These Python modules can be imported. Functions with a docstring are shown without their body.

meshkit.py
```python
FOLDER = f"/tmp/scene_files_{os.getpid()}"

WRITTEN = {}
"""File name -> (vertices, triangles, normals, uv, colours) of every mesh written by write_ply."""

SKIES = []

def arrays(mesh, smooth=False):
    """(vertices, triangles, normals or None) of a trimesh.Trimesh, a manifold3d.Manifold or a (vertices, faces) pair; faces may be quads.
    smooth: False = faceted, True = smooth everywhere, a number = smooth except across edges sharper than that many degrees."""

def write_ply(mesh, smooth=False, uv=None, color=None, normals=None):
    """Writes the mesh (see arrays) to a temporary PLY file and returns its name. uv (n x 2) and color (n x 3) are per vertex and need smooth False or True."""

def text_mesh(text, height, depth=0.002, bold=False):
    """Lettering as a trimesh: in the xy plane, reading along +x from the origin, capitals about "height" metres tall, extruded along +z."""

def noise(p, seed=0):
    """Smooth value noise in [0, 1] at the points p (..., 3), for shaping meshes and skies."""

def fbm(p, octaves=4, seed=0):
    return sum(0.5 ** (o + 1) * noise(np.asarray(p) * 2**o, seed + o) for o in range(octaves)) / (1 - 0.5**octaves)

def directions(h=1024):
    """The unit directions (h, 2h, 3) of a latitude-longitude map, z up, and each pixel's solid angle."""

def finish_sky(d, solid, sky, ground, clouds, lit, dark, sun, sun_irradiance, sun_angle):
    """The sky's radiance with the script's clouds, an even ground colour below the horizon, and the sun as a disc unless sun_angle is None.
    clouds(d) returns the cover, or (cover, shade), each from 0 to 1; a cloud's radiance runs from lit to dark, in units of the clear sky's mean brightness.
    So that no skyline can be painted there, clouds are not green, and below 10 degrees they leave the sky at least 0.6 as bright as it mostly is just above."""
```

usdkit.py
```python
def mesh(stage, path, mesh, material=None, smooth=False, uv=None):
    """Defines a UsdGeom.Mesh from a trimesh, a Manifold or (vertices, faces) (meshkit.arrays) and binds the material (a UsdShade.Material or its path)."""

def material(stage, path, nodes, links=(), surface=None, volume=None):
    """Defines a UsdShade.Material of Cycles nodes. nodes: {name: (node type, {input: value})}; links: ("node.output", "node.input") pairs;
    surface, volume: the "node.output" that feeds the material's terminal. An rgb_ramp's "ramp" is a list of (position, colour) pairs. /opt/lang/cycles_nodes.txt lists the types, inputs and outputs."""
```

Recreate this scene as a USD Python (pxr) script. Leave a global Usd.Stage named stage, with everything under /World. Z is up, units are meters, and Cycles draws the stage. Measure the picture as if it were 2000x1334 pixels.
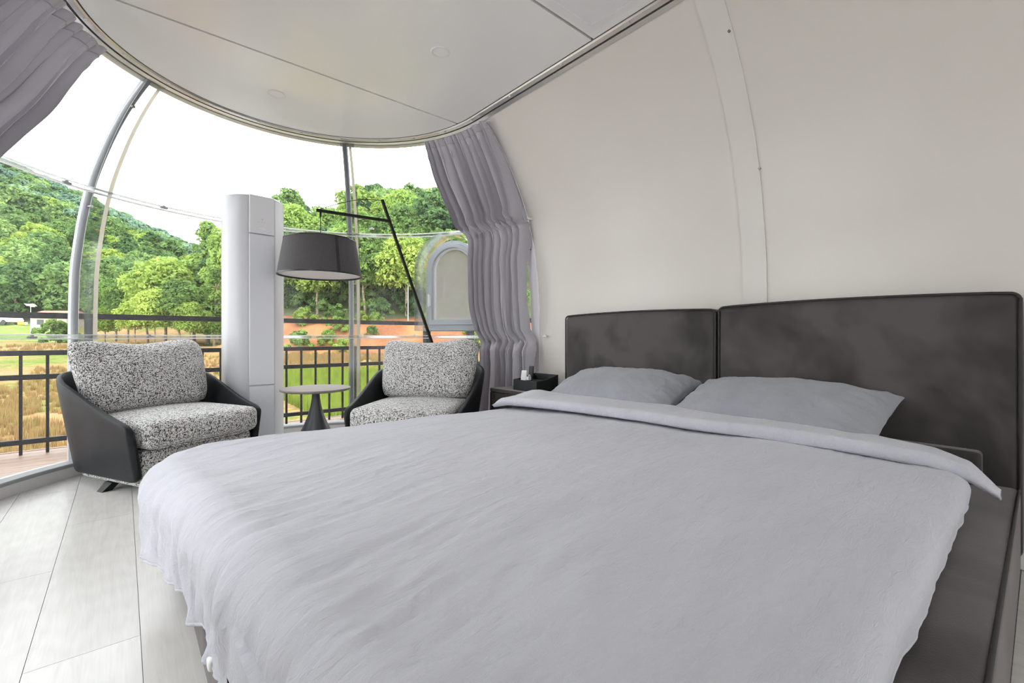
import math, random
import numpy as np
import trimesh
import usdkit, meshkit
from pxr import Usd, UsdGeom, UsdLux, Gf, Sdf, UsdShade, Vt

stage = Usd.Stage.CreateInMemory()
UsdGeom.SetStageUpAxis(stage, UsdGeom.Tokens.z)
UsdGeom.SetStageMetersPerUnit(stage, 1.0)
UsdGeom.Xform.Define(stage, '/World')
UsdGeom.Scope.Define(stage, '/World/Looks')
PI = math.pi

# ------------------------------------------------------------------ camera, sky, exposure
F_PX, EYE = 889.0, 0.88
FWD = np.array([0.650, 0.760, 0.0]); RGT = np.array([0.760, -0.650, 0.0])
cam = UsdGeom.Camera.Define(stage, '/World/camera')
cam.CreateFocalLengthAttr(36.0 * F_PX / 2000.0)
cam.CreateHorizontalApertureAttr(36.0)
cam.CreateVerticalApertureAttr(36.0 * 1334 / 2000)
cam.CreateVerticalApertureOffsetAttr(-(667 - 658) * 36.0 / 2000.0)
cam.CreateClippingRangeAttr(Gf.Vec2f(0.02, 5000))
cam.CreateExposureAttr(0.84)
m = Gf.Matrix4d(1.0)
m.SetRow(0, Gf.Vec4d(*RGT, 0)); m.SetRow(1, Gf.Vec4d(0, 0, 1, 0))
m.SetRow(2, Gf.Vec4d(*(-FWD), 0)); m.SetRow(3, Gf.Vec4d(0, 0, EYE, 1))
cam.AddTransformOp().Set(m)

sky = UsdLux.DomeLight.Define(stage, '/World/sky_dome')      # even bright overcast
sky.CreateIntensityAttr(0.78)
sky.CreateColorAttr(Gf.Vec3f(0.97, 0.985, 1.0))

# ------------------------------------------------------------------ helpers
_used = {}
def numbered(parent, name):
    k = (parent, name); n = _used.get(k, 0); _used[k] = n + 1
    return f'{parent}/{name}' if n == 0 else f'{parent}/{name}_{n:03d}'

def keys(p, **kw):
    for k, v in kw.items():
        if v: p.SetCustomDataByKey(k, v)

def put(name, mesh, mat, parent=None, smooth=35, label=None, cat=None, group=None, kind=None):
    path = numbered(str(parent.GetPath()) if parent else '/World', name)
    p = usdkit.mesh(stage, path, mesh, mat, smooth).GetPrim()
    keys(p, label=label, category=cat, group=group, kind=kind)
    return p

def thing(name, label=None, cat=None, loc=(0, 0, 0), rz=0.0, group=None, kind=None, scale=None):
    x = UsdGeom.Xform.Define(stage, numbered('/World', name))
    x.AddTranslateOp().Set(Gf.Vec3d(*map(float, loc))); x.AddRotateZOp().Set(float(rz))
    if scale is not None: x.AddScaleOp().Set(Gf.Vec3f(*([scale] * 3 if np.ndim(scale) == 0 else scale)))
    keys(x.GetPrim(), label=label, category=cat, group=group, kind=kind)
    return x.GetPrim()

def copy_of(src, name, label, cat, loc, rz, group=None, scale=None):
    p = thing(name, label, cat, loc, rz, group, scale=scale)
    p.GetReferences().AddInternalReference(src.GetPath()); p.SetInstanceable(True)
    return p

def cat_(*ms): return trimesh.util.concatenate([trimesh.Trimesh(*meshkit.arrays(x)[:2], process=False) for x in ms])

def box(x0, x1, y0, y1, z0, z1):
    b = trimesh.creation.box([x1 - x0, y1 - y0, z1 - z0]); b.apply_translation([(x0 + x1) / 2, (y0 + y1) / 2, (z0 + z1) / 2]); return b

def rbox(x0, x1, y0, y1, z0, z1, r=0.01, n=4, puff=None, seg=1):
    """rounded box; puff=(px,py,pz) swells the middle of the faces."""
    L = np.array([x1 - x0, y1 - y0, z1 - z0]); c = np.array([x0 + x1, y0 + y1, z0 + z1]) / 2
    r = min(r, L.min() / 2 - 1e-5)
    def axis(l):
        a = np.concatenate([[-l / 2 + r * (1 - math.cos(t)) for t in np.linspace(0, PI / 2, n + 1)][:-1],
                            np.linspace(-l / 2 + r, l / 2 - r, seg + 1),
                            [l / 2 - r + r * math.sin(t) for t in np.linspace(0, PI / 2, n + 1)][1:]])
        return a
    vs, fs, off = [], [], 0
    for d in range(3):
        e, g = (d + 1) % 3, (d + 2) % 3
        A, B = np.meshgrid(axis(L[e]), axis(L[g]), indexing='ij')
        for s in (-1, 1):
            p = np.zeros(A.shape + (3,)); p[..., d] = s * L[d] / 2; p[..., e] = A; p[..., g] = B
            i = np.arange(A.size).reshape(A.shape)
            q = np.stack([i[:-1, :-1], i[1:, :-1], i[1:, 1:], i[:-1, 1:]], -1).reshape(-1, 4)
            if s < 0: q = q[:, ::-1]
            vs.append(p.reshape(-1, 3)); fs.append(q + off); off += A.size
    v = np.vstack(vs); f = np.vstack(fs)
    inner = np.clip(v, -(L / 2 - r), L / 2 - r); d = v - inner; l = np.linalg.norm(d, axis=1, keepdims=True)
    v = inner + d / np.maximum(l, 1e-9) * r
    if puff is not None:
        u = v / (L / 2)
        w = [(1 - u[:, (k + 1) % 3] ** 2).clip(0) * (1 - u[:, (k + 2) % 3] ** 2).clip(0) for k in range(3)]
        for k in range(3): v[:, k] += np.sign(u[:, k]) * np.abs(u[:, k]) * puff[k] * w[k]
    t = trimesh.Trimesh(v + c, np.vstack([f[:, [0, 1, 2]], f[:, [0, 2, 3]]]), process=False); t.merge_vertices(digits_vertex=6)
    return t

def grid(P, closed_u=False, closed_v=False, flip=False):
    """mesh of a (U,V,3) array."""
    U, V = P.shape[:2]; i = np.arange(U * V).reshape(U, V)
    if closed_u: i = np.vstack([i, i[:1]])
    if closed_v: i = np.hstack([i, i[:, :1]])
    q = np.stack([i[:-1, :-1], i[1:, :-1], i[1:, 1:], i[:-1, 1:]], -1).reshape(-1, 4)
    if flip: q = q[:, ::-1]
    return trimesh.Trimesh(P.reshape(-1, 3), np.vstack([q[:, [0, 1, 2]], q[:, [0, 2, 3]]]), process=False)

def tube(pts, r, sides=8, closed=False, ref=None):
    p = np.asarray(pts, float); r = np.broadcast_to(np.asarray(r, float), (len(p),))
    t = (np.roll(p, -1, 0) - np.roll(p, 1, 0)) if closed else np.gradient(p, axis=0)
    t /= np.linalg.norm(t, axis=1, keepdims=True) + 1e-12
    a = np.cross(t, np.where(np.abs(t[:, 2:]) < 0.9, [0, 0, 1.0], [1.0, 0, 0]) if ref is None else ref); a /= np.linalg.norm(a, axis=1, keepdims=True)
    b = np.cross(t, a); an = np.arange(sides) * 2 * PI / sides
    P = p[:, None] + r[:, None, None] * (np.cos(an)[None, :, None] * a[:, None] + np.sin(an)[None, :, None] * b[:, None])
    g = grid(P, closed_u=closed, closed_v=True)
    if not closed:
        n = len(g.vertices); v = np.vstack([g.vertices, p[:1], p[-1:]]); k = np.arange(sides); L = (len(p) - 1) * sides
        f = np.vstack([g.faces, np.stack([np.full(sides, n), k, (k + 1) % sides], 1), np.stack([np.full(sides, n + 1), L + (k + 1) % sides, L + k], 1)])
        g = trimesh.Trimesh(v, f, process=False)
    return g

def lathe(prof, n=48):
    return trimesh.creation.revolve(np.asarray(prof, float), sections=n)

def beam(p, q, w, h):
    """rectangular bar from p to q; w sideways, h up."""
    p, q = np.asarray(p, float), np.asarray(q, float); d = q - p; L = np.linalg.norm(d); d /= L
    s = np.cross(d, [0, 0, 1.0]) if abs(d[2]) < 0.99 else np.array([1.0, 0, 0]); s /= np.linalg.norm(s); u = np.cross(s, d)
    b = trimesh.creation.box([w, L, h]); M = np.eye(4); M[:3, 0], M[:3, 1], M[:3, 2], M[:3, 3] = s, d, u, (p + q) / 2
    b.apply_transform(M); return b

def disc(c, r, n=(0, 0, 1), t=0.01, seg=24):
    m = trimesh.creation.cylinder(r, t, sections=seg); m.apply_transform(trimesh.geometry.align_vectors([0, 0, 1], n)); m.apply_translation(c); return m

def noise(p, s=0): return meshkit.noise(p, s)
def fbm(p, o=4, s=0): return meshkit.fbm(p, o, s)
def sstep(a, b, x):
    t = np.clip((np.asarray(x, float) - a) / (b - a), 0, 1); return t * t * (3 - 2 * t)

# ------------------------------------------------------------------ materials
def mat(name, nodes, links=(), surface='p.BSDF'): return usdkit.material(stage, '/World/Looks/' + name, nodes, links, surface)
def plain(name, c, rough=0.5, **kw): return mat(name, {'p': ('principled_bsdf', dict(base_color=c, roughness=rough, **kw))})

def two_tone(name, c1, c2, scale, lo=0.4, hi=0.6, rough=0.5, bump=0.0, bscale=None, stretch=None, detail=4, **kw):
    n = {'t': ('texture_coordinate', {}), 'm': ('mapping', {'scale': stretch or (1, 1, 1)}),
         'n': ('noise_texture', {'scale': scale, 'detail': detail}), 'r': ('rgb_ramp', {'ramp': [(lo, c1), (hi, c2)]}),
         'p': ('principled_bsdf', dict(roughness=rough, **kw))}
    l = [('t.object', 'm.vector'), ('m.vector', 'n.vector'), ('n.fac', 'r.fac'), ('r.color', 'p.base_color')]
    if bump:
        n['n2'] = ('noise_texture', {'scale': bscale or scale * 3, 'detail': 3}); n['b'] = ('bump', {'strength': bump, 'distance': 0.01})
        l += [('m.vector', 'n2.vector'), ('n2.fac', 'b.height'), ('b.normal', 'p.normal')]
    return mat(name, n, l)

M = {}
M['wall'] = two_tone('wall_white', (0.675, 0.635, 0.592), (0.695, 0.658, 0.615), 1.2, rough=0.32)
M['wall_strip'] = plain('wall_strip_white', (0.695, 0.66, 0.62), 0.28)
M['end_white'] = plain('bright_white_strip', (0.88, 0.87, 0.89), 0.35)
M['ceiling'] = two_tone('ceiling_white', (0.90, 0.895, 0.89), (0.92, 0.915, 0.91), 0.8, rough=0.26, specular_ior_level=0.8)
M['floor_joint'] = plain('floor_joint_grey', (0.30, 0.29, 0.28), 0.7)
M['seam'] = plain('dark_joint', (0.03, 0.03, 0.035), 0.6)
M['alu'] = plain('brushed_aluminium', (0.66, 0.65, 0.63), 0.25, metallic=0.85)
M['ring_cream'] = plain('cream_grey_anodised', (0.60, 0.57, 0.52), 0.35, metallic=0.3)
M['alu_dark'] = plain('dark_slot', (0.10, 0.10, 0.10), 0.4, metallic=0.5)
M['rib'] = plain('grey_coated_metal', (0.36, 0.37, 0.395), 0.5, specular_ior_level=0.3)
M['steel'] = plain('steel_screw', (0.35, 0.34, 0.33), 0.3, metallic=1.0)
M['sill_top'] = plain('sill_grey_metal', (0.36, 0.37, 0.38), 0.5)
M['sill'] = plain('sill_white', (0.80, 0.79, 0.77), 0.4)
M['seal'] = mat('cream_edge_seal', {'t': ('translucent_bsdf', {'color': (0.62, 0.54, 0.44)}), 'g': ('diffuse_bsdf', {'color': (0.86, 0.78, 0.66)}), 'x': ('mix_closure', {'fac': 0.4})},
    [('t.BSDF', 'x.closure1'), ('g.BSDF', 'x.closure2')], 'x.closure')
M['white_plastic'] = plain('white_plastic', (0.82, 0.82, 0.83), 0.35)
M['black_metal'] = plain('black_painted_metal', (0.014, 0.014, 0.015), 0.45, specular_ior_level=0.2)
M['black_plastic'] = plain('black_plastic', (0.02, 0.02, 0.022), 0.35)
M['leather'] = two_tone('charcoal_leather', (0.010, 0.011, 0.013), (0.016, 0.017, 0.020), 9, rough=0.5, bump=0.12, bscale=350, specular_ior_level=0.22)
M['ac_white'] = plain('satin_white_plastic', (0.51, 0.51, 0.535), 0.35)
M['ac_display'] = plain('display_white_plastic', (0.76, 0.76, 0.79), 0.25)
M['ac_panel'] = plain('pale_grey_panel', (0.74, 0.75, 0.80), 0.3)
M['frame_grey'] = plain('blue_grey_frame', (0.42, 0.45, 0.485), 0.4)
M['lamp_inner'] = plain('white_diffuser', (0.78, 0.78, 0.85), 0.6)
M['table_top'] = plain('taupe_table_top', (0.25, 0.217, 0.205), 0.55, specular_ior_level=0.2)
M['table_base'] = plain('dark_grey_cone', (0.055, 0.06, 0.065), 0.4)
M['tray'] = plain('black_tray', (0.02, 0.021, 0.022), 0.5)

M['pane'] = mat('clear_polycarbonate', {
    't': ('transparent_bsdf', {'color': (0.965, 0.98, 0.975)}), 'g': ('glossy_bsdf', {'roughness': 0.02, 'color': (0.9, 0.9, 0.9)}),
    'f': ('layer_weight', {'blend': 0.20}), 'k': ('math', {'math_type': 'multiply', 'value2': 0.7}), 'x': ('mix_closure', {}),
    'd': ('translucent_bsdf', {'color': (0.9, 0.93, 0.93)}), 'y': ('mix_closure', {'fac': 0.014})},
    [('f.fresnel', 'k.value1'), ('k.value', 'x.fac'), ('t.BSDF', 'x.closure1'), ('g.BSDF', 'x.closure2'), ('x.closure', 'y.closure1'), ('d.BSDF', 'y.closure2')], 'y.closure')
M['strip_clear'] = mat('clear_flange_strip', {
    't': ('transparent_bsdf', {'color': (0.86, 0.88, 0.87)}), 'g': ('glossy_bsdf', {'roughness': 0.12, 'color': (0.9, 0.9, 0.9)}),
    'x': ('mix_closure', {'fac': 0.16})}, [('t.BSDF', 'x.closure1'), ('g.BSDF', 'x.closure2')], 'x.closure')
M['strip_edge'] = mat('frosted_sheet_edge', {
    't': ('translucent_bsdf', {'color': (0.93, 0.93, 0.93)}), 'g': ('diffuse_bsdf', {'color': (0.93, 0.93, 0.93)}),
    'x': ('mix_closure', {'fac': 0.5})}, [('t.BSDF', 'x.closure1'), ('g.BSDF', 'x.closure2')], 'x.closure')
M['screen'] = mat('grey_insect_screen', {
    't': ('transparent_bsdf', {'color': (0.9, 0.9, 0.9)}), 'd': ('translucent_bsdf', {'color': (0.33, 0.33, 0.32)}), 'x': ('mix_closure', {'fac': 0.60})},
    [('t.BSDF', 'x.closure1'), ('d.BSDF', 'x.closure2')], 'x.closure')

def suede(name, dark, light, scale=3.2):
    return mat(name, {
        't': ('texture_coordinate', {}), 'n': ('noise_texture', {'scale': scale, 'detail': 3, 'roughness': 0.55, 'distortion': 0.35}),
        'r': ('rgb_ramp', {'ramp': [(0.40, dark), (0.50, [(a + b) / 2 for a, b in zip(dark, light)]), (0.60, light)]}),
        'n2': ('noise_texture', {'scale': 260, 'detail': 3}), 'b': ('bump', {'strength': 0.15, 'distance': 0.004}),
        'p': ('principled_bsdf', {'roughness': 0.75, 'sheen_weight': 0.6, 'sheen_roughness': 0.35, 'sheen_tint': (0.8, 0.75, 0.76), 'specular_ior_level': 0.25})},
        [('t.object', 'n.vector'), ('t.object', 'n2.vector'), ('n.fac', 'r.fac'), ('r.color', 'p.base_color'), ('n2.fac', 'b.height'), ('b.normal', 'p.normal')])
M['suede'] = suede('dark_brown_grey_suede', (0.042, 0.038, 0.037), (0.094, 0.085, 0.083), 2.6)
M['suede_pipe'] = plain('dark_piping', (0.03, 0.027, 0.026), 0.7)

def cloth(name, c1, c2, bump=0.35, wr=26, stretch=(0.45, 1.6, 1.0), thread=900):
    return mat(name, {
        't': ('texture_coordinate', {}), 'm': ('mapping', {'scale': stretch}),
        'n': ('noise_texture', {'scale': 5, 'detail': 6, 'roughness': 0.6}), 'r': ('rgb_ramp', {'ramp': [(0.35, c1), (0.65, c2)]}),
        'w': ('noise_texture', {'scale': wr, 'detail': 5, 'roughness': 0.62, 'distortion': 0.7}),
        'th': ('noise_texture', {'scale': thread, 'detail': 2}), 'k': ('math', {'math_type': 'multiply_add', 'value2': 0.10}),
        'b': ('bump', {'strength': bump, 'distance': 0.012}),
        'p': ('principled_bsdf', {'roughness': 0.85, 'sheen_weight': 0.25, 'sheen_roughness': 0.5, 'specular_ior_level': 0.2})},
        [('t.object', 'm.vector'), ('m.vector', 'n.vector'), ('m.vector', 'w.vector'), ('t.object', 'th.vector'), ('n.fac', 'r.fac'), ('r.color', 'p.base_color'),
         ('th.fac', 'k.value1'), ('w.fac', 'k.value3'), ('k.value', 'b.height'), ('b.normal', 'p.normal')])
M['linen'] = cloth('grey_washed_cotton', (0.52, 0.522, 0.575), (0.56, 0.562, 0.615), bump=0.6)
M['linen_pillow'] = cloth('grey_pillow_cotton', (0.29, 0.30, 0.332), (0.325, 0.335, 0.368), wr=22, stretch=(1.2, 1.2, 0.6))
M['sheet'] = cloth('grey_fitted_sheet', (0.36, 0.37, 0.40), (0.39, 0.40, 0.43), bump=0.15)
M['duvet_white'] = plain('white_duvet_insert', (0.8, 0.8, 0.78), 0.8)
M['curtain'] = mat('grey_lavender_curtain', {
    't': ('texture_coordinate', {}), 'n': ('noise_texture', {'scale': 700, 'detail': 2}), 'b': ('bump', {'strength': 0.12, 'distance': 0.003}),
    'p': ('principled_bsdf', {'base_color': (0.44, 0.42, 0.46), 'roughness': 0.48, 'sheen_weight': 0.3, 'specular_ior_level': 0.35}),
    'tr': ('translucent_bsdf', {'color': (0.26, 0.245, 0.28)}), 'x': ('mix_closure', {'fac': 0.10})},
    [('t.object', 'n.vector'), ('n.fac', 'b.height'), ('b.normal', 'p.normal'), ('p.BSDF', 'x.closure1'), ('tr.BSDF', 'x.closure2')], 'x.closure')
M['shade'] = two_tone('charcoal_lampshade_fabric', (0.055, 0.052, 0.054), (0.085, 0.08, 0.082), 260, lo=0.35, hi=0.65, rough=0.85, stretch=(1, 1, 1))

def tweed():
    n = {'t': ('texture_coordinate', {}), 'p': ('principled_bsdf', {'roughness': 0.9, 'specular_ior_level': 0.15, 'sheen_weight': 0.2})}; l = []
    for i, sc in enumerate([(215, 215, 68), (68, 215, 215), (215, 68, 215)]):
        n[f'm{i}'] = ('mapping', {'scale': sc}); n[f'n{i}'] = ('noise_texture', {'scale': 1.0, 'detail': 1.5})
        n[f'r{i}'] = ('map_range', {'from_min': 0.37, 'from_max': 0.45, 'to_min': 0.0, 'to_max': 1.0, 'clamp': True})
        l += [('t.object', f'm{i}.vector'), (f'm{i}.vector', f'n{i}.vector'), (f'n{i}.fac', f'r{i}.value')]
    n['mn'] = ('math', {'math_type': 'minimum'}); n['mn2'] = ('math', {'math_type': 'minimum'})
    n['c'] = ('mix_color', {'a': (0.035, 0.037, 0.042), 'b': (0.74, 0.73, 0.71)})
    n['b'] = ('bump', {'strength': 0.35, 'distance': 0.004})
    l += [('r0.result', 'mn.value1'), ('r1.result', 'mn.value2'), ('mn.value', 'mn2.value1'), ('r2.result', 'mn2.value2'), ('mn2.value', 'c.fac'),
          ('c.result', 'p.base_color'), ('n0.fac', 'b.height'), ('b.normal', 'p.normal')]
    return mat('black_and_white_tweed', n, l)
M['tweed'] = tweed()

def plank(name, c1, c2, off):
    return mat(name, {
        't': ('texture_coordinate', {}), 'm': ('mapping', {'scale': (9, 0.9, 9), 'location': off}),
        'n': ('noise_texture', {'scale': 2.2, 'detail': 5, 'roughness': 0.6, 'distortion': 1.6}),
        'm2': ('mapping', {'scale': (5.5, 1.0, 5), 'location': off}), 'w': ('wave_texture', {'wave_type': 'rings', 'rings_direction': 'x', 'scale': 2.2, 'distortion': 9, 'detail': 3, 'detail_scale': 0.9}),
        'm3': ('mapping', {'scale': (220, 5, 100)}), 'f': ('noise_texture', {'scale': 1, 'detail': 3}),
        'a': ('mix_float', {'fac': 0.10}), 'a2': ('mix_float', {'fac': 0.30}),
        'r': ('rgb_ramp', {'ramp': [(0.25, c1), (0.72, c2)]}),
        'p': ('principled_bsdf', {'roughness': 0.30, 'specular_ior_level': 0.55})},
        [('t.object', 'm.vector'), ('t.object', 'm2.vector'), ('t.object', 'm3.vector'), ('m.vector', 'n.vector'), ('m2.vector', 'w.vector'), ('m3.vector', 'f.vector'),
         ('n.fac', 'a.a'), ('w.fac', 'a.b'), ('a.result', 'a2.a'), ('f.fac', 'a2.b'), ('a2.result', 'r.fac'), ('r.color', 'p.base_color')])
PL = [plank(f'pale_grey_oak_{"abcd"[i]}', a, b, o) for i, (a, b, o) in enumerate([
    ((0.564, 0.540, 0.516), (0.720, 0.702, 0.678), (0, 0, 0)), ((0.588, 0.570, 0.546), (0.744, 0.726, 0.702), (3.1, 7.7, 0)),
    ((0.540, 0.522, 0.498), (0.696, 0.678, 0.654), (5.3, 1.9, 0)), ((0.576, 0.552, 0.528), (0.720, 0.702, 0.672), (9.4, 4.2, 0))])]

def leaf(name, c1, c2, c3, tr=0.35):
    return mat(name, {
        't': ('texture_coordinate', {}), 'n': ('noise_texture', {'scale': 0.7, 'detail': 3}), 'o': ('object_info', {}),
        'a': ('math', {'math_type': 'multiply_add', 'value2': 0.35}), 'a2': ('math', {'math_type': 'subtract', 'value2': 0.17}),
        'r': ('rgb_ramp', {'ramp': [(0.30, c1), (0.5, c2), (0.72, c3)]}),
        'd': ('diffuse_bsdf', {}), 'tr': ('translucent_bsdf', {}), 'x': ('mix_closure', {'fac': tr})},
        [('t.object', 'n.vector'), ('o.random', 'a.value1'), ('n.fac', 'a.value3'), ('a.value', 'a2.value1'), ('a2.value', 'r.fac'),
         ('r.color', 'd.color'), ('r.color', 'tr.color'), ('d.BSDF', 'x.closure1'), ('tr.BSDF', 'x.closure2')], 'x.closure')
M['leaf_mid'] = leaf('mid_green_leaves', (0.120, 0.204, 0.063), (0.217, 0.344, 0.091), (0.365, 0.505, 0.127))
M['leaf_bright'] = leaf('yellow_green_leaves', (0.22, 0.32, 0.075), (0.31, 0.43, 0.10), (0.43, 0.54, 0.13))
M['leaf_dark'] = leaf('dark_green_leaves', (0.077, 0.147, 0.063), (0.140, 0.245, 0.091), (0.238, 0.365, 0.120))
M['leaf_hill'] = leaf('hill_forest_leaves', (0.154, 0.260, 0.105), (0.245, 0.371, 0.133), (0.365, 0.505, 0.168))  # hill greens lightened and blued: distance haze painted into the leaves
M['leaf_blue'] = leaf('blue_green_pine_needles', (0.168, 0.281, 0.210), (0.238, 0.365, 0.253), (0.323, 0.463, 0.281))  # blue-green tint stands in for haze over the farthest trees
M['leaf_rust'] = leaf('rusty_brown_leaves', (0.365, 0.281, 0.098), (0.477, 0.337, 0.127), (0.505, 0.421, 0.140))
M['bark'] = two_tone('pale_bark', (0.20, 0.15, 0.11), (0.36, 0.30, 0.23), 3, rough=0.9)
M['rice'] = leaf('rice_blades', (0.20, 0.27, 0.05), (0.26, 0.34, 0.06), (0.34, 0.40, 0.075), 0.4)
M['dry'] = leaf('dry_grass_blades', (0.30, 0.20, 0.09), (0.38, 0.26, 0.115), (0.27, 0.28, 0.085), 0.3)
M['deck'] = two_tone('pinkish_deck', (0.21, 0.135, 0.098), (0.27, 0.18, 0.135), 6, rough=0.5, stretch=(1, 6, 1))
M['ground'] = mat('field_ground', {
    't': ('texture_coordinate', {}), 'm': ('mapping', {'scale': (0.16, 0.24, 0.5)}), 'n': ('noise_texture', {'scale': 1.0, 'detail': 5, 'roughness': 0.62, 'distortion': 0.5}),
    'r': ('rgb_ramp', {'ramp': [(0.36, (0.15, 0.22, 0.04)), (0.45, (0.27, 0.23, 0.08)), (0.53, (0.36, 0.22, 0.10)), (0.66, (0.42, 0.28, 0.15))]}),
    'n2': ('noise_texture', {'scale': 3.2, 'detail': 4}), 'k': ('mix_color', {'blend_type': 'multiply', 'fac': 0.45}),
    'r2': ('rgb_ramp', {'ramp': [(0.35, (0.45, 0.42, 0.35)), (0.6, (1, 1, 1))]}), 'b': ('bump', {'strength': 0.6, 'distance': 0.3}),
    'p': ('principled_bsdf', {'roughness': 0.95, 'specular_ior_level': 0.1})},
    [('t.object', 'm.vector'), ('m.vector', 'n.vector'), ('t.object', 'n2.vector'), ('n.fac', 'r.fac'), ('n2.fac', 'r2.fac'), ('r.color', 'k.a'), ('r2.color', 'k.b'),
     ('k.result', 'p.base_color'), ('n2.fac', 'b.height'), ('b.normal', 'p.normal')])
M['bank'] = two_tone('orange_earth', (0.26, 0.10, 0.04), (0.40, 0.19, 0.08), 0.35, rough=0.95, bump=0.5, bscale=1.6)
M['hill_soil'] = two_tone('undergrowth', (0.06, 0.065, 0.03), (0.10, 0.12, 0.045), 0.3, rough=1.0)
M['grass'] = two_tone('verge_grass', (0.17, 0.27, 0.045), (0.24, 0.34, 0.065), 0.5, rough=1.0)
M['road'] = plain('asphalt', (0.30, 0.29, 0.28), 0.9)
M['car_white'] = plain('white_car_paint', (0.8, 0.8, 0.8), 0.25)
M['car_glass'] = plain('car_glass', (0.05, 0.06, 0.07), 0.15)
M['red_roof'] = plain('red_roof', (0.55, 0.18, 0.13), 0.8)
M['house_wall'] = plain('house_wall', (0.55, 0.50, 0.45), 0.9)
M['yellow'] = plain('yellow_paint', (0.75, 0.42, 0.06), 0.5)

# ------------------------------------------------------------------ the dome: a capsule plan, one profile
CX, CY, HC = 0.87, 2.73, 2.50            # axis of the round end, ceiling height
YB = -1.30                               # axis of the rear round end
PZ = np.array([0, 0.90, 1.25, 1.55, 1.84, 2.09, 2.27, 2.42, 2.52, 2.60]); PR = np.array([1.735, 1.73, 1.72, 1.675, 1.595, 1.475, 1.36, 1.235, 1.13, 1.03])
from scipy.interpolate import PchipInterpolator
_prof = PchipInterpolator(PZ, PR)
def RZ(z): return _prof(np.clip(z, 0, 2.60))
K = PI / 180 * 1.73
def plan(s, R):
    """s in degrees round the front end (0 = bed side, 180 = left); beyond, along the straight sides (same arc length per degree at full radius)."""
    s, R = np.broadcast_arrays(np.asarray(s, float), np.asarray(R, float))
    a = np.radians(np.clip(s, 0, 180))
    return np.stack([CX + R * np.cos(a), CY + R * np.sin(a) - np.where(s > 180, (s - 180) * K, 0) + np.where(s < 0, s * K, 0)], -1)
def shell(s, z, off=0.0):
    s, z = np.broadcast_arrays(np.asarray(s, float), np.asarray(z, float))
    return np.concatenate([plan(s, RZ(z) - off), z[..., None]], -1)
def ray(u, v):
    a, b = (u - 1000) / F_PX, (658 - v) / F_PX
    return RGT * a + FWD + np.array([0, 0, b])
def at_depth(u, v, D): return ray(u, v) * D + np.array([0, 0, EYE])
def at_z(u, v, z): return ray(u, v) * ((z - EYE) / ray(u, v)[2]) + np.array([0, 0, EYE])
def s_of(p): 
    if p[1] >= CY: return math.degrees(math.atan2(p[1] - CY, p[0] - CX))
    return -(CY - p[1]) / K if p[0] > CX else 180 + (CY - p[1]) / K
def on_shell(u, v, off=0.0):
    """where the sight line through that spot meets the dome's wall: used to take the places of things fixed to it."""
    d = ray(u, v); o = np.array([0, 0, EYE])
    def g(t):
        p = o + d * t
        return np.hypot(p[0] - CX, max(p[1] - CY, 0)) - (RZ(p[2]) - off) if p[2] < 2.52 else 1.0
    a, b = 0.3, 9.0
    ts = np.linspace(a, b, 400); k = next(i for i, t in enumerate(ts) if g(t) > 0)
    lo, hi = ts[max(k - 1, 0)], ts[k]
    for _ in range(40):
        mid = (lo + hi) / 2
        if g(mid) > 0: hi = mid
        else: lo = mid
    p = o + d * hi
    return s_of(p), p[2]

S_BACK = 180 + (CY - YB) / K             # s at the rear end on the left; -(CY-YB)/K on the right
S_R0 = 0.8                  # the edge of the white wall beside the glazing

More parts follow.
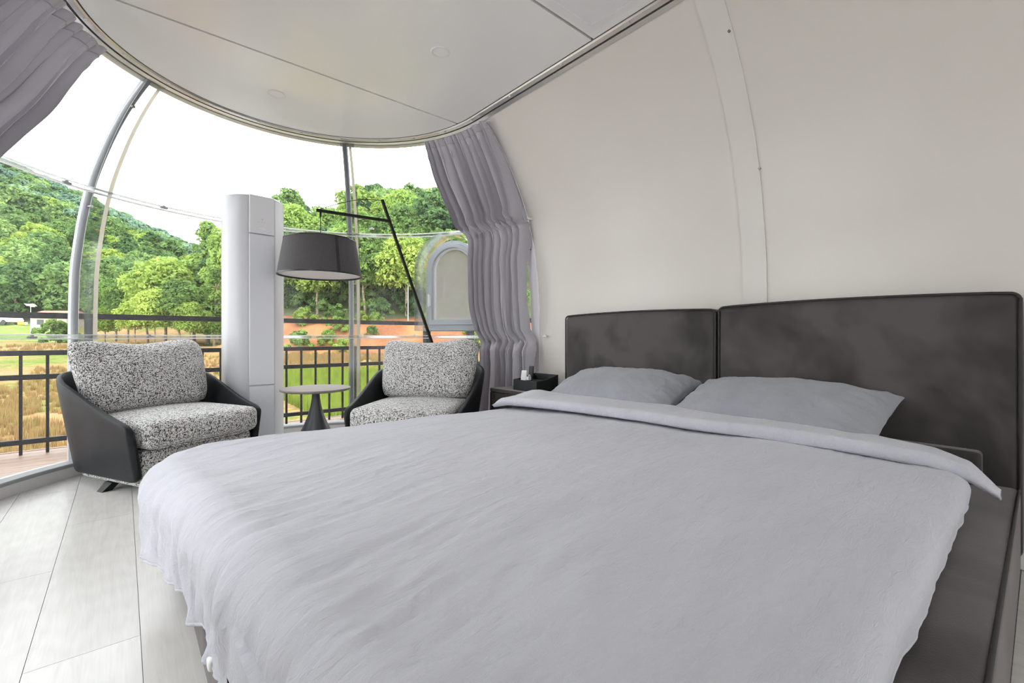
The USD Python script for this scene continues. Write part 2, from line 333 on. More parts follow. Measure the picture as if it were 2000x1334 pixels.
# structure: floor planks
from shapely.geometry import Polygon, box as sbox
a = np.radians(np.linspace(0, 180, 60))
outline = Polygon(np.vstack([np.stack([CX + 1.70 * np.cos(a), CY + 1.70 * np.sin(a)], 1), np.stack([CX - 1.70 * np.cos(a), YB - 1.70 * np.sin(a)], 1)]))
floor = thing('floor', kind='structure')
put('subfloor', trimesh.creation.extrude_polygon(outline.buffer(0.04), 0.05, engine='earcut').apply_translation([0, 0, -0.0535]), M['floor_joint'], floor, False)
rng = np.random.default_rng(3)
PW, PLN = 0.24, 1.22
for i in range(-5, 13):
    x0 = -0.20 + i * PW - 0.0; y = -3.2 - rng.random() * PLN
    while y < 4.6:
        pg = outline.intersection(sbox(x0 + 0.0008, y + 0.0008, x0 + PW - 0.0008, y + PLN - 0.0008))
        y += PLN
        if pg.is_empty or pg.geom_type != 'Polygon' or pg.area < 0.003: continue
        b = trimesh.creation.extrude_polygon(pg, 0.008, engine='earcut'); b.apply_translation([0, 0, -0.008])
        put('plank', b, PL[int(rng.integers(4))], floor, False)

# ceiling panels, ring of aluminium profile with the curtain track
RC = 1.20
def capsule(R):
    return Polygon(np.vstack([np.stack([CX + R * np.cos(a), CY + R * np.sin(a)], 1), np.stack([CX - R * np.cos(a), YB - R * np.sin(a)], 1)]))
ceil = thing('ceiling', kind='structure')
inner = capsule(RC - 0.125)
put('backing', trimesh.creation.extrude_polygon(capsule(RC - 0.01), 0.03, engine='earcut').apply_translation([0, 0, HC + 0.022]), M['seam'], ceil, False)
GR = sbox(0.98, 0.70, 1.90, 1.575)        # opening of the air grille
cuts = [2.9, 1.6, 0.3, -1.0]
for y0, y1 in [(2.9, 9), (1.6, 2.9), (0.3, 1.6), (-1.0, 0.3), (-9, -1.0)]:
    pg = inner.intersection(sbox(-5, y0 + 0.008, 5, y1 - 0.008)).difference(GR)
    if not pg.is_empty:
        put('panel', trimesh.creation.extrude_polygon(pg, 0.022, engine='earcut').apply_translation([0, 0, HC]), M['ceiling'], ceil, False)

def ring(prof, s0=None, s1=None, n=220):
    """sweep a closed profile [(R, z)] round the capsule (whole) or a stretch of it."""
    pr = np.asarray(prof, float)
    if s0 is None:
        al = np.linspace(0, PI, 90); L = []
        for t in al: L.append((math.cos(t), math.sin(t), CY))
        for t in al: L.append((-math.cos(t), -math.sin(t), YB))
        L = np.array(L)
        P = np.stack([CX + L[:, None, 0] * pr[None, :, 0], L[:, None, 2] + L[:, None, 1] * pr[None, :, 0], np.broadcast_to(pr[None, :, 1], (len(L), len(pr)))], -1)
        return grid(P, closed_u=True, closed_v=True, flip=True)
    s = np.linspace(s0, s1, n)
    P = np.concatenate([plan(s[:, None], pr[None, :, 0]), np.broadcast_to(pr[None, :, 1, None], (n, len(pr), 1))], -1)
    g = grid(P, closed_v=True, flip=True)
    k = np.arange(1, len(pr) - 1); e = (n - 1) * len(pr)
    return trimesh.Trimesh(g.vertices, np.vstack([g.faces, np.stack([k * 0, k, k + 1], 1), np.stack([k * 0 + e, k + e + 1, k + e], 1)]), process=False)

tr1 = thing('trim_1', label='aluminium edge profile with curtain track round the ceiling', kind='structure')
r0 = RC
put('rail_inner', ring([(r0 - .118, HC + .02), (r0 - .118, HC - .002), (r0 - .112, HC - .010), (r0 - .082, HC - .012), (r0 - .082, HC + .02)]), M['alu'], tr1)
put('slot', ring([(r0 - .082, HC + .02), (r0 - .082, HC + .012), (r0 - .070, HC + .012), (r0 - .070, HC + .02)]), M['alu_dark'], tr1)
put('rail_middle', ring([(r0 - .070, HC + .02), (r0 - .070, HC - .014), (r0 - .038, HC - .018), (r0 - .038, HC + .02)]), M['alu'], tr1)
put('slot', ring([(r0 - .038, HC + .02), (r0 - .038, HC + .010), (r0 - .026, HC + .010), (r0 - .026, HC + .02)]), M['alu_dark'], tr1)
put('rail_outer', ring([(r0 - .026, HC + .02), (r0 - .026, HC - .020), (r0 - .012, HC - .028), (r0 + .006, HC - .028), (r0 + .018, HC - .018), (r0 + .018, HC + .02)]), M['ring_cream'], tr1)
for k in range(17):
    s = -60 + k * 15.5; q = plan(s, r0 - .098)
    put('clip', rbox(q[0] - .010, q[0] + .010, q[1] - .010, q[1] + .010, HC - .016, HC - .006, 0.002, 2), M['alu'], tr1)

# air grille of the ceiling
gr = thing('ceiling_grille', 'white louvred air grille let into the ceiling panel', 'air vent', (0, 0, HC))
fr = sbox(0.98, 0.70, 1.90, 1.575).difference(sbox(1.02, 0.74, 1.862, 1.535))
put('frame', trimesh.creation.extrude_polygon(fr, 0.024, engine='earcut').apply_translation([0, 0, -0.002]), M['white_plastic'], gr, False)
for k in range(42):
    x = 1.031 + k * 0.0200
    b = box(-0.0096, 0.0096, 0.74, 1.535, -0.0010, 0.0010); b.apply_transform(trimesh.transformations.rotation_matrix(0.22, [0, 1, 0])); b.apply_translation([x, 0, 0.004])
    put('louvre', b, M['white_plastic'], gr, False)

for (u, v), lab in (((540, 184), 'round recessed ceiling light on the panel nearest the clear dome wall'), ((860, 102), 'round recessed ceiling light on the middle panel, nearer the bed')):
    p = at_z(u, v, HC); d = thing('ceiling_light', lab, 'ceiling light', p)
    put('trim_ring', lathe([(.040, 0.001), (.040, -.003), (.050, -.004), (.055, -.001), (.055, .001), (.040, .001)]), M['white_plastic'], d)
    put('lens', disc([0, 0, -.0005], .040, t=.003), M['ceiling'], d)

# white opaque wall beside the bed, in panels with a joint strip; rear end and left
def wall_patch(s0, s1, z0=0.0, z1=2.50, n=2, off=0.0, nz=48, t=0.012):
    S = np.linspace(s0, s1, n); Z = np.linspace(z0, z1, nz)
    A = shell(S[:, None], Z[None, :], off); B = shell(S[:, None], Z[None, :], off - t)
    loop = np.concatenate([A, B[:, ::-1]], 1)
    g = grid(loop, closed_v=True, flip=True); L = 2 * nz; e = (n - 1) * L; k = np.arange(nz - 1)
    caps = lambda o, fl: np.vstack([np.stack([o + k, o + k + 1, o + L - 1 - k], 1)[:, ::fl], np.stack([o + k + 1, o + L - 2 - k, o + L - 1 - k], 1)[:, ::fl]])
    return trimesh.Trimesh(g.vertices, np.vstack([g.faces, caps(0, 1), caps(e, -1)]), process=False)

def s_y(y): return -(CY - y) / K
wr = thing('wall_right', label='white curved wall behind the bed', kind='structure')
YS = 1.00
put('panel', wall_patch(s_y(YS) + .05, S_R0, 0.0, 2.5, 3), M['wall'], wr)
put('panel', wall_patch(-(CY - YB) / K, s_y(YS) - .05, 0.0, 2.5, 3), M['wall'], wr)
put('joint_strip', wall_patch(s_y(YS - 0.035), s_y(YS + 0.075), 0.0, 2.47, 3, off=0.006, t=0.007), M['wall_strip'], wr)
put('joint_bead', wall_patch(s_y(YS - 0.047), s_y(YS - 0.034), 0.0, 2.47, 2, off=0.008, t=0.009), M['wall_strip'], wr)
put('end_strip', wall_patch(S_R0 - 2.2, S_R0 + 0.9, 0.0, 2.47, 3, off=0.008, t=0.009), M['end_white'], wr)
for (u, v) in ((1424, 61), (1483, 329), (967, 273), (1036, 487)):
    s, z = on_shell(u, v, .01); p = shell(s, z, .010); n = shell(s, z, .1) - p; n /= np.linalg.norm(n)
    put('screw', disc(p, .006, n, .008, 12), M['steel'], wr)

def rear(a0, a1, z0, z1, off=0.0):
    al = np.radians(np.linspace(a0, a1, max(3, int(abs(a1 - a0) / 4))))[:, None]; Zr = np.linspace(z0, z1, 24)[None, :]; R = RZ(Zr) - off
    return grid(np.stack([CX - R * np.cos(al), YB - R * np.sin(al), np.broadcast_to(Zr, (len(al), 24))], -1))
RA0, RA1 = 60, 120                       # unseen rear end: glazing added between these angles to light the bed
wb = thing('wall_back', label='white curved wall at the rear end', kind='structure')
put('panel', rear(0, RA0, 0, 2.5), M['wall'], wb, True); put('panel', rear(RA1, 180, 0, 2.5), M['wall'], wb, True)
w3 = thing('window_3', label='clear curved sheets added at the unseen rear end for light', kind='structure')
put('pane', rear(RA0, (RA0 + RA1) / 2, .0, 2.49), M['pane'], w3, True); put('pane', rear((RA0 + RA1) / 2, RA1, .0, 2.49), M['pane'], w3, True)
S_LEFT = 232.0                          # unseen left side: glazing added up to here, sized to light the room
put('wall_left', wall_patch(S_LEFT, S_BACK, 0.0, 2.5, 3), M['wall'], kind='structure', label='white curved wall on the side away from the bed')
# clear glazing: three rows of sheets round the end and, added out of view, along the left side
RIBS = [S_R0, 62.3, 129.2, 190.0, S_LEFT]
ROWS = [0.07, 0.88, 1.82, 2.49]
w2 = thing('window_2', label='clear curved sheets of the dome wall', kind='structure')
Z_ARCH0, Z_ARCH1 = 0.955, 1.775
# arched window place
sL, zL = on_shell(828, 560); sC, zC = on_shell(886, 560)
W_HALF = 0.275; S_WIN = sC
def in_arch(P, grow=0.0):
    o = plan(S_WIN, 1.7); tdir = np.array([-math.sin(math.radians(S_WIN)), math.cos(math.radians(S_WIN))])
    x = (P[..., 0] - o[0]) * tdir[0] + (P[..., 1] - o[1]) * tdir[1]; z = P[..., 2]
    top = Z_ARCH1 - W_HALF
    return ((np.abs(x) < W_HALF + grow) & (z > Z_ARCH0 - grow) & (z < top)) | ((z >= top) & (x ** 2 + (z - top) ** 2 < (W_HALF + grow) ** 2))
for i in range(len(RIBS) - 1):
    for j in range(3):
        n = max(2, int(abs(RIBS[i + 1] - RIBS[i]) * (1.6 if i == 0 and j else 0.5)))
        S = np.linspace(RIBS[i], RIBS[i + 1], n); Z = np.linspace(ROWS[j], ROWS[j + 1], 60 if i == 0 and j == 1 else 24)
        P = shell(S[:, None], Z[None, :]); g = grid(P, flip=False)
        if i == 0 and j == 1:
            g.update_faces(~in_arch(g.triangles_center, .035)); g.remove_unreferenced_vertices()
        put('pane', g, M['pane'], w2, True)
for z in (0.88, 1.82):
    for dz in (-0.013, 0.013):
        R = float(RZ(z))
        put('sheet_edge', ring([(R - .020, z + dz - .003), (R + .004, z + dz - .003), (R + .004, z + dz + .003), (R - .020, z + dz + .003)], S_R0, 189, 160), M['strip_edge'], w2)
    put('flange', ring([(R - .016, z - .010), (R - .012, z - .010), (R - .012, z + .010), (R - .016, z + .010)], S_R0, 189, 160), M['strip_clear'], w2)
for (u, v) in ((130, 357), (320, 406), (62, 659), (292, 657), (706, 657), (810, 656), (1065, 657), (726, 447)):
    s, z = on_shell(u, v, .02); p = shell(s, z, .022); q = plan(s + 1, 1.7) - plan(s, 1.7); ang = math.atan2(q[1], q[0])
    b = cat_(rbox(-.022, .022, -.010, .010, -.006, .006, .003, 2), disc([0, 0, .008], .008, t=.012, seg=10)); b.apply_transform(trimesh.transformations.rotation_matrix(ang, [0, 0, 1])); b.apply_translation(p)
    put('bolt_clip', b, M['rib'] if v > 300 and u < 400 else M['white_plastic'], w2)
def rib_line(s, off, z0=0.02, z1=2.56, n=54):
    return shell(np.full(n, s), np.linspace(z0, z1, n), off)
def rib(s, off, w, t, z0=0.02, z1=2.56):
    """bar of width w (round the wall) and depth t following the profile."""
    P = rib_line(s, off, z0, z1); d = np.gradient(P, axis=0); d /= np.linalg.norm(d, axis=1, keepdims=True)
    q = plan(s + .5, 1.7) - plan(s - .5, 1.7); side = np.array([*q, 0.0]); side /= np.linalg.norm(side); out = np.cross(side, d)
    C = [(-w / 2, -t / 2), (w / 2, -t / 2), (w / 2, t / 2), (-w / 2, t / 2)]
    G = np.stack([P + side * x + out * y for x, y in C], 1); g = grid(G, closed_v=True)
    e = len(P) * 4 - 4
    return trimesh.Trimesh(g.vertices, np.vstack([g.faces, [[0, 2, 1], [0, 3, 2], [e, e + 1, e + 2], [e, e + 2, e + 3]]]), process=False)
for k, (s, sc) in enumerate(((129.2, None), (62.3, None))):
    us = ((150, 185), (686, 700))[k]
    s1, _ = on_shell(us[0], 640); s2, _ = on_shell(us[1], 640)
    put('rib', tube(rib_line(s1, -.030, .02, 2.56), .025 if k == 0 else .021, 12, ref=np.array([-math.sin(math.radians(s1)), math.cos(math.radians(s1)), 0])), M['rib'], w2, smooth=True, label='grey metal rib outside the clear sheets')
    dw = .45
    put('edge_seal', grid(np.stack([rib_line(s2 + x, .004) for x in (-dw, 0, dw)], 1)), M['seal'], w2, True, label='cream coloured sheet edge beside the rib')
    for ds in ((-1.4,) if k == 0 else (1.6, 2.6)):
        put('flange', rib(s1 - ds if k == 0 else s2 + ds, .004, .004, .006), M['strip_clear'], w2)
    put('flange', rib((s1 + s2) / 2, .018, .11, .004), M['strip_clear'], w2)
    for v in ((215, 397) if k == 0 else (655,)):
        s, z = on_shell(us[0] if v > 300 else 268, v); p = shell(s1, z, .0); put('bolt', disc(p, .009, shell(s1, z, .1) - p, .05, 10), M['steel'], w2)

# sill ring
bb = thing('baseboard_front', label='white and grey sill ring at the foot of the dome', kind='structure')
put('sill_face', ring([(1.655, 0.0), (1.76, 0.0), (1.76, 0.066), (1.655, 0.066)], S_R0, S_BACK, 200), M['sill'], bb)
put('sill_cap', ring([(1.650, 0.0665), (1.765, 0.0665), (1.765, 0.088), (1.655, 0.088), (1.650, 0.083)], S_R0, S_BACK, 200), M['sill_top'], bb)
bb = thing('baseboard_right', label='white skirting at the foot of the wall behind the bed', kind='structure')
put('skirting', ring([(1.712, 0.0), (1.73, 0.0), (1.73, 0.07), (1.716, 0.07)], -(CY - YB) / K, S_R0 - .1, 30), M['sill'], bb)

# arched window, built in the local frame x (sideways), y (outward), z
w1 = thing('window_1', label='arched grey opening window in the clear dome wall', kind='structure')
Aw = math.radians(S_WIN); RW = 1.735
def win_tf(mesh):
    T = np.eye(4); T[:2, 0] = [-math.sin(Aw), math.cos(Aw)]; T[:2, 1] = [math.cos(Aw), math.sin(Aw)]; T[:2, 3] = [CX + RW * math.cos(Aw), CY + RW * math.sin(Aw)]
    T[:3, 0] *= -1; T[:3, 1] *= 1
    T[:2, 0] = [math.sin(Aw), -math.cos(Aw)]
    mesh.apply_transform(T); return mesh
def arch(hw, z0, z1, n=28):
    t = np.linspace(0, PI, n); top = z1 - hw
    return Polygon([(-hw, z0), (hw, z0)] + [(hw * math.cos(x), top + hw * math.sin(x)) for x in t])
def slab(pg, y0, y1):
    m_ = trimesh.creation.extrude_polygon(pg, y1 - y0, engine='earcut')
    v = m_.vertices.copy(); m_.vertices = np.stack([v[:, 0], y0 + v[:, 2], v[:, 1]], 1); m_.invert(); return m_
H = W_HALF
A0, A1, A2, A3 = arch(H, Z_ARCH0, Z_ARCH1), arch(H - .030, Z_ARCH0 + .035, Z_ARCH1 - .030), arch(H - .065, Z_ARCH0 + .085, Z_ARCH1 - .065), arch(H - .082, Z_ARCH0 + .087, Z_ARCH1 - .082)
put('outer_frame', win_tf(slab(A0.difference(A1), -.05, .05)), M['frame_grey'], w1)
put('sash', win_tf(slab(A1.buffer(-.002).difference(A2), -.066, .02)), M['frame_grey'], w1)
put('glazing_bead', win_tf(slab(A2.difference(A3), -.03, .0)), M['white_plastic'], w1)
put('insect_screen', win_tf(slab(A3.buffer(.004), -.012, -.008)), M['screen'], w1, False)
put('sill', win_tf(rbox(-H - .02, H + .02, -.075, .05, Z_ARCH0 - .022, Z_ARCH0 + .004, .004, 2)), M['frame_grey'], w1)
put('handle', win_tf(cat_(rbox(-H + .035, -H + .057, -.074, -.064, 1.17, 1.27, .004, 2), rbox(-H + .040, -H + .052, -.098, -.072, 1.16, 1.28, .005, 3))), M['white_plastic'], w1, label='white window handle')
B0, B1 = arch(H + .045, Z_ARCH0 - .02, Z_ARCH1 + .045), arch(H + .040, Z_ARCH0 - .016, Z_ARCH1 + .040)
put('clear_collar', win_tf(slab(B0.difference(B1), -.19, .05)), M['pane'], w1)
for x, z in ((-H + .012, 1.36), (-H + .012, 1.0), (0, Z_ARCH1 - .014)):
    put('screw', win_tf(disc([x, -.052, z], .004, (0, 1, 0), .004, 8)), M['steel'], w1)

# ------------------------------------------------------------------ bed
BX0, BX1, BY0, BY1, RT = 0.16, 2.47, 0.055, 2.29, 0.33     # frame outline, rail top
bed = thing('bed', 'dark brown-grey suede upholstered bed frame with two-part headboard', 'bed')
def cushion_panel(x0, x1, y0, y1, z0, z1):
    return rbox(x0, x1, y0, y1, z0, z1, .035, 6, (0.018, .004, .012), 14)
YM = 1.165
for y0, y1 in ((YM + .004, BY1), (BY0 - .005, YM - .004)):
    h = put('headboard_panel', cushion_panel(2.47, 2.585, y0, y1, .06, 1.035 if y0 > 1 else 1.045), M['suede'], bed, True)
    zt = (1.035 if y0 > 1 else 1.045)
    pts = []
    for t in np.linspace(0, 1, 14): pts.append((2.474, y0 + .006 + .02 * 0, .10 + t * (zt - .135)))
    for t in np.linspace(0, PI / 2, 7)[1:]: pts.append((2.474, y0 + .034 - .030 * math.cos(t), zt - .034 + .030 * math.sin(t)))
    for t in np.linspace(0, 1, 26)[1:-1]: pts.append((2.474, y0 + .034 + t * (y1 - y0 - .068), zt - .003 + .010 * (1 - (2 * t - 1) ** 2)))
    for t in np.linspace(PI / 2, 0, 7)[:-1]: pts.append((2.474, y1 - .034 + .030 * math.cos(t), zt - .034 + .030 * math.sin(t)))
    for t in np.linspace(1, 0, 14): pts.append((2.474, y1 - .006, .10 + t * (zt - .135)))
    put('piping', tube(pts, .0055, 8), M['suede_pipe'], h, True)
put('side_rail', rbox(BX0, 2.475, BY0, .20, 0.03, RT, .022, 5, (0, .006, .008), 10), M['suede'], bed, True)
put('side_rail', rbox(BX0, 2.475, 2.145, BY1, 0.03, RT, .022, 5, (0, .006, .008), 10), M['suede'], bed, True)
put('foot_rail', rbox(BX0 - .004, .30, BY0 + .001, BY1 - .001, 0.031, RT - .001, .022, 5, (.006, 0, .008), 10), M['suede'], bed, True)
put('head_bolster', rbox(2.395, 2.475, .15, 2.20, .30, .452, .016, 4, (.004, 0, .004), 8), M['suede'], bed, True)
put('piping', tube([(x, BY0 + .004, RT - .004) for x in np.linspace(BX0 + .02, 2.46, 30)], .0045, 8), M['suede_pipe'], bed, True)
put('piping', tube([(x, BY0 + .002, .04) for x in np.linspace(BX0 + .02, 2.46, 30)], .0045, 8), M['suede_pipe'], bed, True)
put('piping', tube([(BX0, y, RT - .010) for y in np.linspace(BY0 + .02, BY1 - .02, 30)], .0045, 8), M['suede_pipe'], bed, True)
put('slat_base', box(.28, 2.42, .18, 2.16, .03, .20), M['suede_pipe'], bed)

ms = thing('mattress', 'thick mattress in a grey fitted sheet, showing at the head end of the bed', 'mattress')
put('mattress_body', rbox(.32, 2.392, .203, 2.14, .202, .434, .05, 6, (0, 0, .004), 6), M['sheet'], ms, True)

# duvet: a cloth over a rounded rectangle, hanging over the foot and far side
def rrect(x0, x1, y0, y1, rc, n):
    """points and outward normals round a rounded rectangle; rc per corner in the order (x1,y0),(x1,y1),(x0,y1),(x0,y0)."""
    cs = [(x1, y0, -1, 1, -PI / 2), (x1, y1, -1, -1, 0), (x0, y1, 1, -1, PI / 2), (x0, y0, 1, 1, PI)]
    P, N = [], []
    for (x, y, sx, sy, a0), r in zip(cs, rc):
        for t in np.linspace(a0, a0 + PI / 2, 40):
            P.append((x + sx * r + r * math.cos(t), y + sy * r + r * math.sin(t))); N.append((math.cos(t), math.sin(t)))
    P, N = np.array(P), np.array(N)
    Pc, Nc = np.vstack([P, P[:1]]), np.vstack([N, N[:1]])
    d = np.concatenate([[0], np.cumsum(np.linalg.norm(np.diff(Pc, axis=0), axis=1) + 1e-9)]); t = np.linspace(0, d[-1], n, endpoint=False)
    P2 = np.stack([np.interp(t, d, Pc[:, k]) for k in (0, 1)], 1); N2 = np.stack([np.interp(t, d, Nc[:, k]) for k in (0, 1)], 1)
    return P2, N2 / np.linalg.norm(N2, axis=1, keepdims=True), t
DX0, DX1, DY0, DY1, ZT = 0.235, 2.03, 0.205, 2.11, 0.455
Bp, Bn, Bt = rrect(DX0, DX1, DY0, DY1, (.04, .06, .22, .16), 760)
core = np.stack([Bp[:, 0] * 0 + (DX0 + DX1) / 2, np.clip(Bp[:, 1], DY0 + .85, DY1 - .85)], 1)
def duvet_height(x, y):
    p = np.stack([x * 1.6, y * 1.6, x * 0], -1)
    h = .022 * (fbm(p, 2, 5) - .5) * 2
    e = np.minimum(np.minimum(x - DX0, y - DY0), DY1 - y)
    h += .020 * sstep(0, .5, e)
    # long soft folds running up the bed from the foot, stronger near the foot
    q = np.stack([x * 1.1 + y * .25, y * 7.0 - x * 1.6, x * 0 + 3], -1)
    r = 1 - np.abs(2 * fbm(q, 3, 11) - 1)
    h += (.003 + .007 * sstep(1.1, .15, x)) * (r ** 3 - .4)
    q = np.stack([x * 3.5 + y * 1.0, y * 19.0 - x * 4, x * 0 + 9], -1)
    r = 1 - np.abs(2 * fbm(q, 3, 23) - 1)
    h += (.0024 + .0042 * sstep(.9, .1, x)) * (r ** 3 - .4)
    q = np.stack([x * 30 + y * 8, y * 42.0 - x * 10, x * 0 + 9], -1)
    h += .0012 * (fbm(q, 3, 31) - .5) * 2
    return h
foot = np.clip(-Bn[:, 0], 0, 1); far = np.clip(Bn[:, 1], 0, 1); near = np.clip(-Bn[:, 1], 0, 1); head = np.clip(Bn[:, 0], 0, 1)
wt = np.stack([foot, far, near, head]) ** 2; wt /= wt.sum(0)
per = np.stack([Bp[:, 0] * 3, Bp[:, 1] * 3, Bp[:, 0] * 0], 1)
hem = (wt * np.array([.33, .30, .128, .03])[:, None]).sum(0) * (1 + wt[0] * .35 * (fbm(per, 2, 41) - .5) * 2) - .085 * wt[0] * sstep(1.5, .8, Bp[:, 1])
rad = (wt * np.array([.10, .11, .055, .02])[:, None]).sum(0)
rings_ = []
for w in 1 - (1 - np.linspace(0, 1, 150)) ** 1.35:
    xy = core + (Bp - core) * w
    rings_.append(np.concatenate([xy, (ZT + duvet_height(xy[:, 0], xy[:, 1]))[:, None]], 1))
edge_h = duvet_height(Bp[:, 0], Bp[:, 1])
ruff = (wt[0] * .9 + wt[1] * .5 + wt[2] * .50); fine_ = 1 - .75 * wt[2]
def edge_wave(q):
    """folds of the hanging part: grow towards the hem."""
    g = np.clip(q / .22, 0, 1.3)
    u = np.stack([Bp[:, 0] * 9, Bp[:, 1] * 9, np.full(len(Bp), q * 3.0)], 1)
    v = np.stack([Bp[:, 0] * 24, Bp[:, 1] * 24, np.full(len(Bp), q * 8.0)], 1)
    return ruff * g * (.055 * (fbm(u, 2, 51) - .5) + .022 * fine_ * (fbm(v, 2, 53) - .5) * 2)
for f in np.linspace(0, 1, 46)[1:]:
    q = hem * f
    t = np.minimum(q / rad, PI / 2)
    out = rad * np.sin(t); drop = rad * (1 - np.cos(t)) + np.maximum(0, q - rad * PI / 2)
    out = out + edge_wave(q) + .012 * np.sin(np.clip(f, 0, 1) * PI) * ruff
    xy = Bp + Bn * out[:, None]
    z = ZT + edge_h * (1 - f) ** 2 - drop + duvet_height(xy[:, 0], xy[:, 1]) * f * .4
    rings_.append(np.concatenate([xy, z[:, None]], 1))
last = rings_[-1]
for din, dz in ((.010, -.006), (.024, -.002), (.030, .012), (.030, .03)):
    rings_.append(np.concatenate([last[:, :2] - Bn * din, last[:, 2:] + dz], 1))
dv = thing('duvet', 'large pale grey crumpled cotton duvet spread over the bed', 'duvet')
def skew(P):
    P = np.array(P); d = P[..., 1] - 1.4; P[..., 0] -= np.where(d > 0, .14, .075) * d * sstep(2.1, .3, P[..., 0]) + .012
    lim = BX0 - .014 - .10 * np.clip(.36 - P[..., 2], 0, .2) * 0
    P[..., 0] = np.where((P[..., 2] < RT + .03), np.minimum(P[..., 0], np.where(P[..., 0] < .6, lim, 9)), P[..., 0]); return P
last = skew(last)
cover = put('cover', grid(skew(np.stack(rings_)), closed_v=True), M['linen'], dv, True)
put('edge_piping', tube(np.concatenate([last[:, :2] - Bn * .004, last[:, 2:] - .002], 1), .0055, 8, closed=True), M['linen'], dv, True)
# the turned-down strip of the duvet at the pillows
NS, NT = 420, 70
S = np.linspace(0, 1, NS); Yf = .085 + S * 2.125
xf = np.interp(S, [0, .03, .2, .5, .8, .97, 1], [2.00, 1.975, 1.915, 1.84, 1.765, 1.725, 1.735]) + .012 * (fbm(np.stack([Yf * 4, Yf * 0, Yf * 0], 1), 2, 61) - .5)
xb = np.interp(S, [0, .04, .12, .5, .9, 1], [2.06, 2.085, 2.11, 2.16, 2.17, 2.06])
def flap_z(y): return np.interp(y, [.085, .15, .24, .4, 1.2, 1.95, 2.08, 2.21], [.395, .440, .468, .478, .488, .492, .488, .462])
th = .036 * np.clip(np.minimum(S, 1 - S) / .035, .12, 1) ** .6
loop = []
for t in np.linspace(0, 1, 46):                              # top from front to back
    x = xf + (xb - xf) * t
    e = sstep(0, .10, t)
    hz = duvet_height(x, Yf) * .5
    bump_ = .028 * np.exp(-((Yf - 2.03) / .09) ** 2 - ((x - 1.93) / .10) ** 2)
    z = flap_z(Yf) + th * (.55 + .45 * np.sqrt(np.clip(1 - (1 - np.clip(t / .06, 0, 1)) ** 2, 0, 1))) + .006 * np.sin(t * PI) + hz + bump_ - .02 * sstep(.82, 1, t)
    loop.append(np.stack([x, Yf, z], 1))
for t in np.linspace(1, 0, 14)[1:]:
    x = xf + .010 * (1 - t) + (xb - xf) * t
    loop.append(np.stack([x, Yf, flap_z(Yf) - .012 + duvet_height(x, Yf) * .4 - .02 * sstep(.82, 1, t)], 1))
x = xf - .007; loop.append(np.stack([x, Yf, flap_z(Yf) + th * .10], 1))
put('turned_down_edge', grid(np.stack(loop, 1), closed_v=True), M['linen'], dv, True, label='turned-down top strip of the duvet')
ins = []
for t in np.linspace(0, PI, 20):
    ins.append((.105 + .012 * math.sin(t), 1.08 + .09 * math.cos(t), .175 + .022 * math.sin(t)))
put('insert_corner', rbox(.130, .150, 1.09, 1.145, .20, .228, .009, 5), M['duvet_white'], dv, True, label='white lining showing under the hem')

# pillows
def pillow(w, d, t, seed):
    n = 110; p, q = np.meshgrid(np.linspace(-1, 1, n), np.linspace(-1, 1, int(n * .7)), indexing='ij')
    ax = 1 - .07 * (1 - q ** 2) ** 1 * 0 ; 
    X = p * w / 2 * (1 - .045 * (1 - q ** 2) * np.abs(p) ** 3); Y = q * d / 2 * (1 - .07 * (1 - p ** 2) * np.abs(q) ** 3)
    prof = ((1 - np.abs(p) ** 2.6).clip(0) * (1 - np.abs(q) ** 2.3).clip(0)) ** .55
    edge = np.minimum(1 - np.abs(p), 1 - np.abs(q))
    out = []
    for s in (1, -1):
        u = np.stack([p * w * 11 + q * 2, q * d * 26 * .5, p * 0 + s * 5], -1); u2 = np.stack([p * w * 5, q * d * 5, p * 0 + s * 9], -1)
        Z = s * (t / 2 * prof + (.013 * (fbm(u, 3, seed) - .5) * 2 * np.exp(-edge / .40) + .016 * (fbm(u2, 2, seed + 3) - .5)) * np.clip(edge / .06, 0, 1))
        out.append(grid(np.stack([X, Y, Z], -1), flip=(s < 0)))
    e = []
    for k in range(0, n): e.append((X[k, 0], Y[k, 0], 0))
    return cat_(*out)
def place(mesh, loc, tilt, yaw):
    T = trimesh.transformations
    mesh.apply_transform(T.translation_matrix(loc) @ T.rotation_matrix(yaw, [0, 0, 1]) @ T.rotation_matrix(tilt, [0, 1, 0]) @ T.rotation_matrix(PI / 2, [0, 0, 1])); return mesh
pa = thing('pillow', 'grey cotton pillow lying at the far side of the bed, partly behind the other pillow', 'pillow', group='pillows at the headboard')
put('pillowcase', place(pillow(.88, .50, .235, 71), [2.265, 1.675, .550], -.34, .02), M['linen_pillow'], pa, True)
pb = thing('pillow', 'grey cotton pillow in front, in the middle of the bed, whole outline in view', 'pillow', group='pillows at the headboard')
put('pillowcase', place(pillow(.85, .50, .235, 87), [2.245, .805, .548], -.34, -.035), M['linen_pillow'], pb, True)

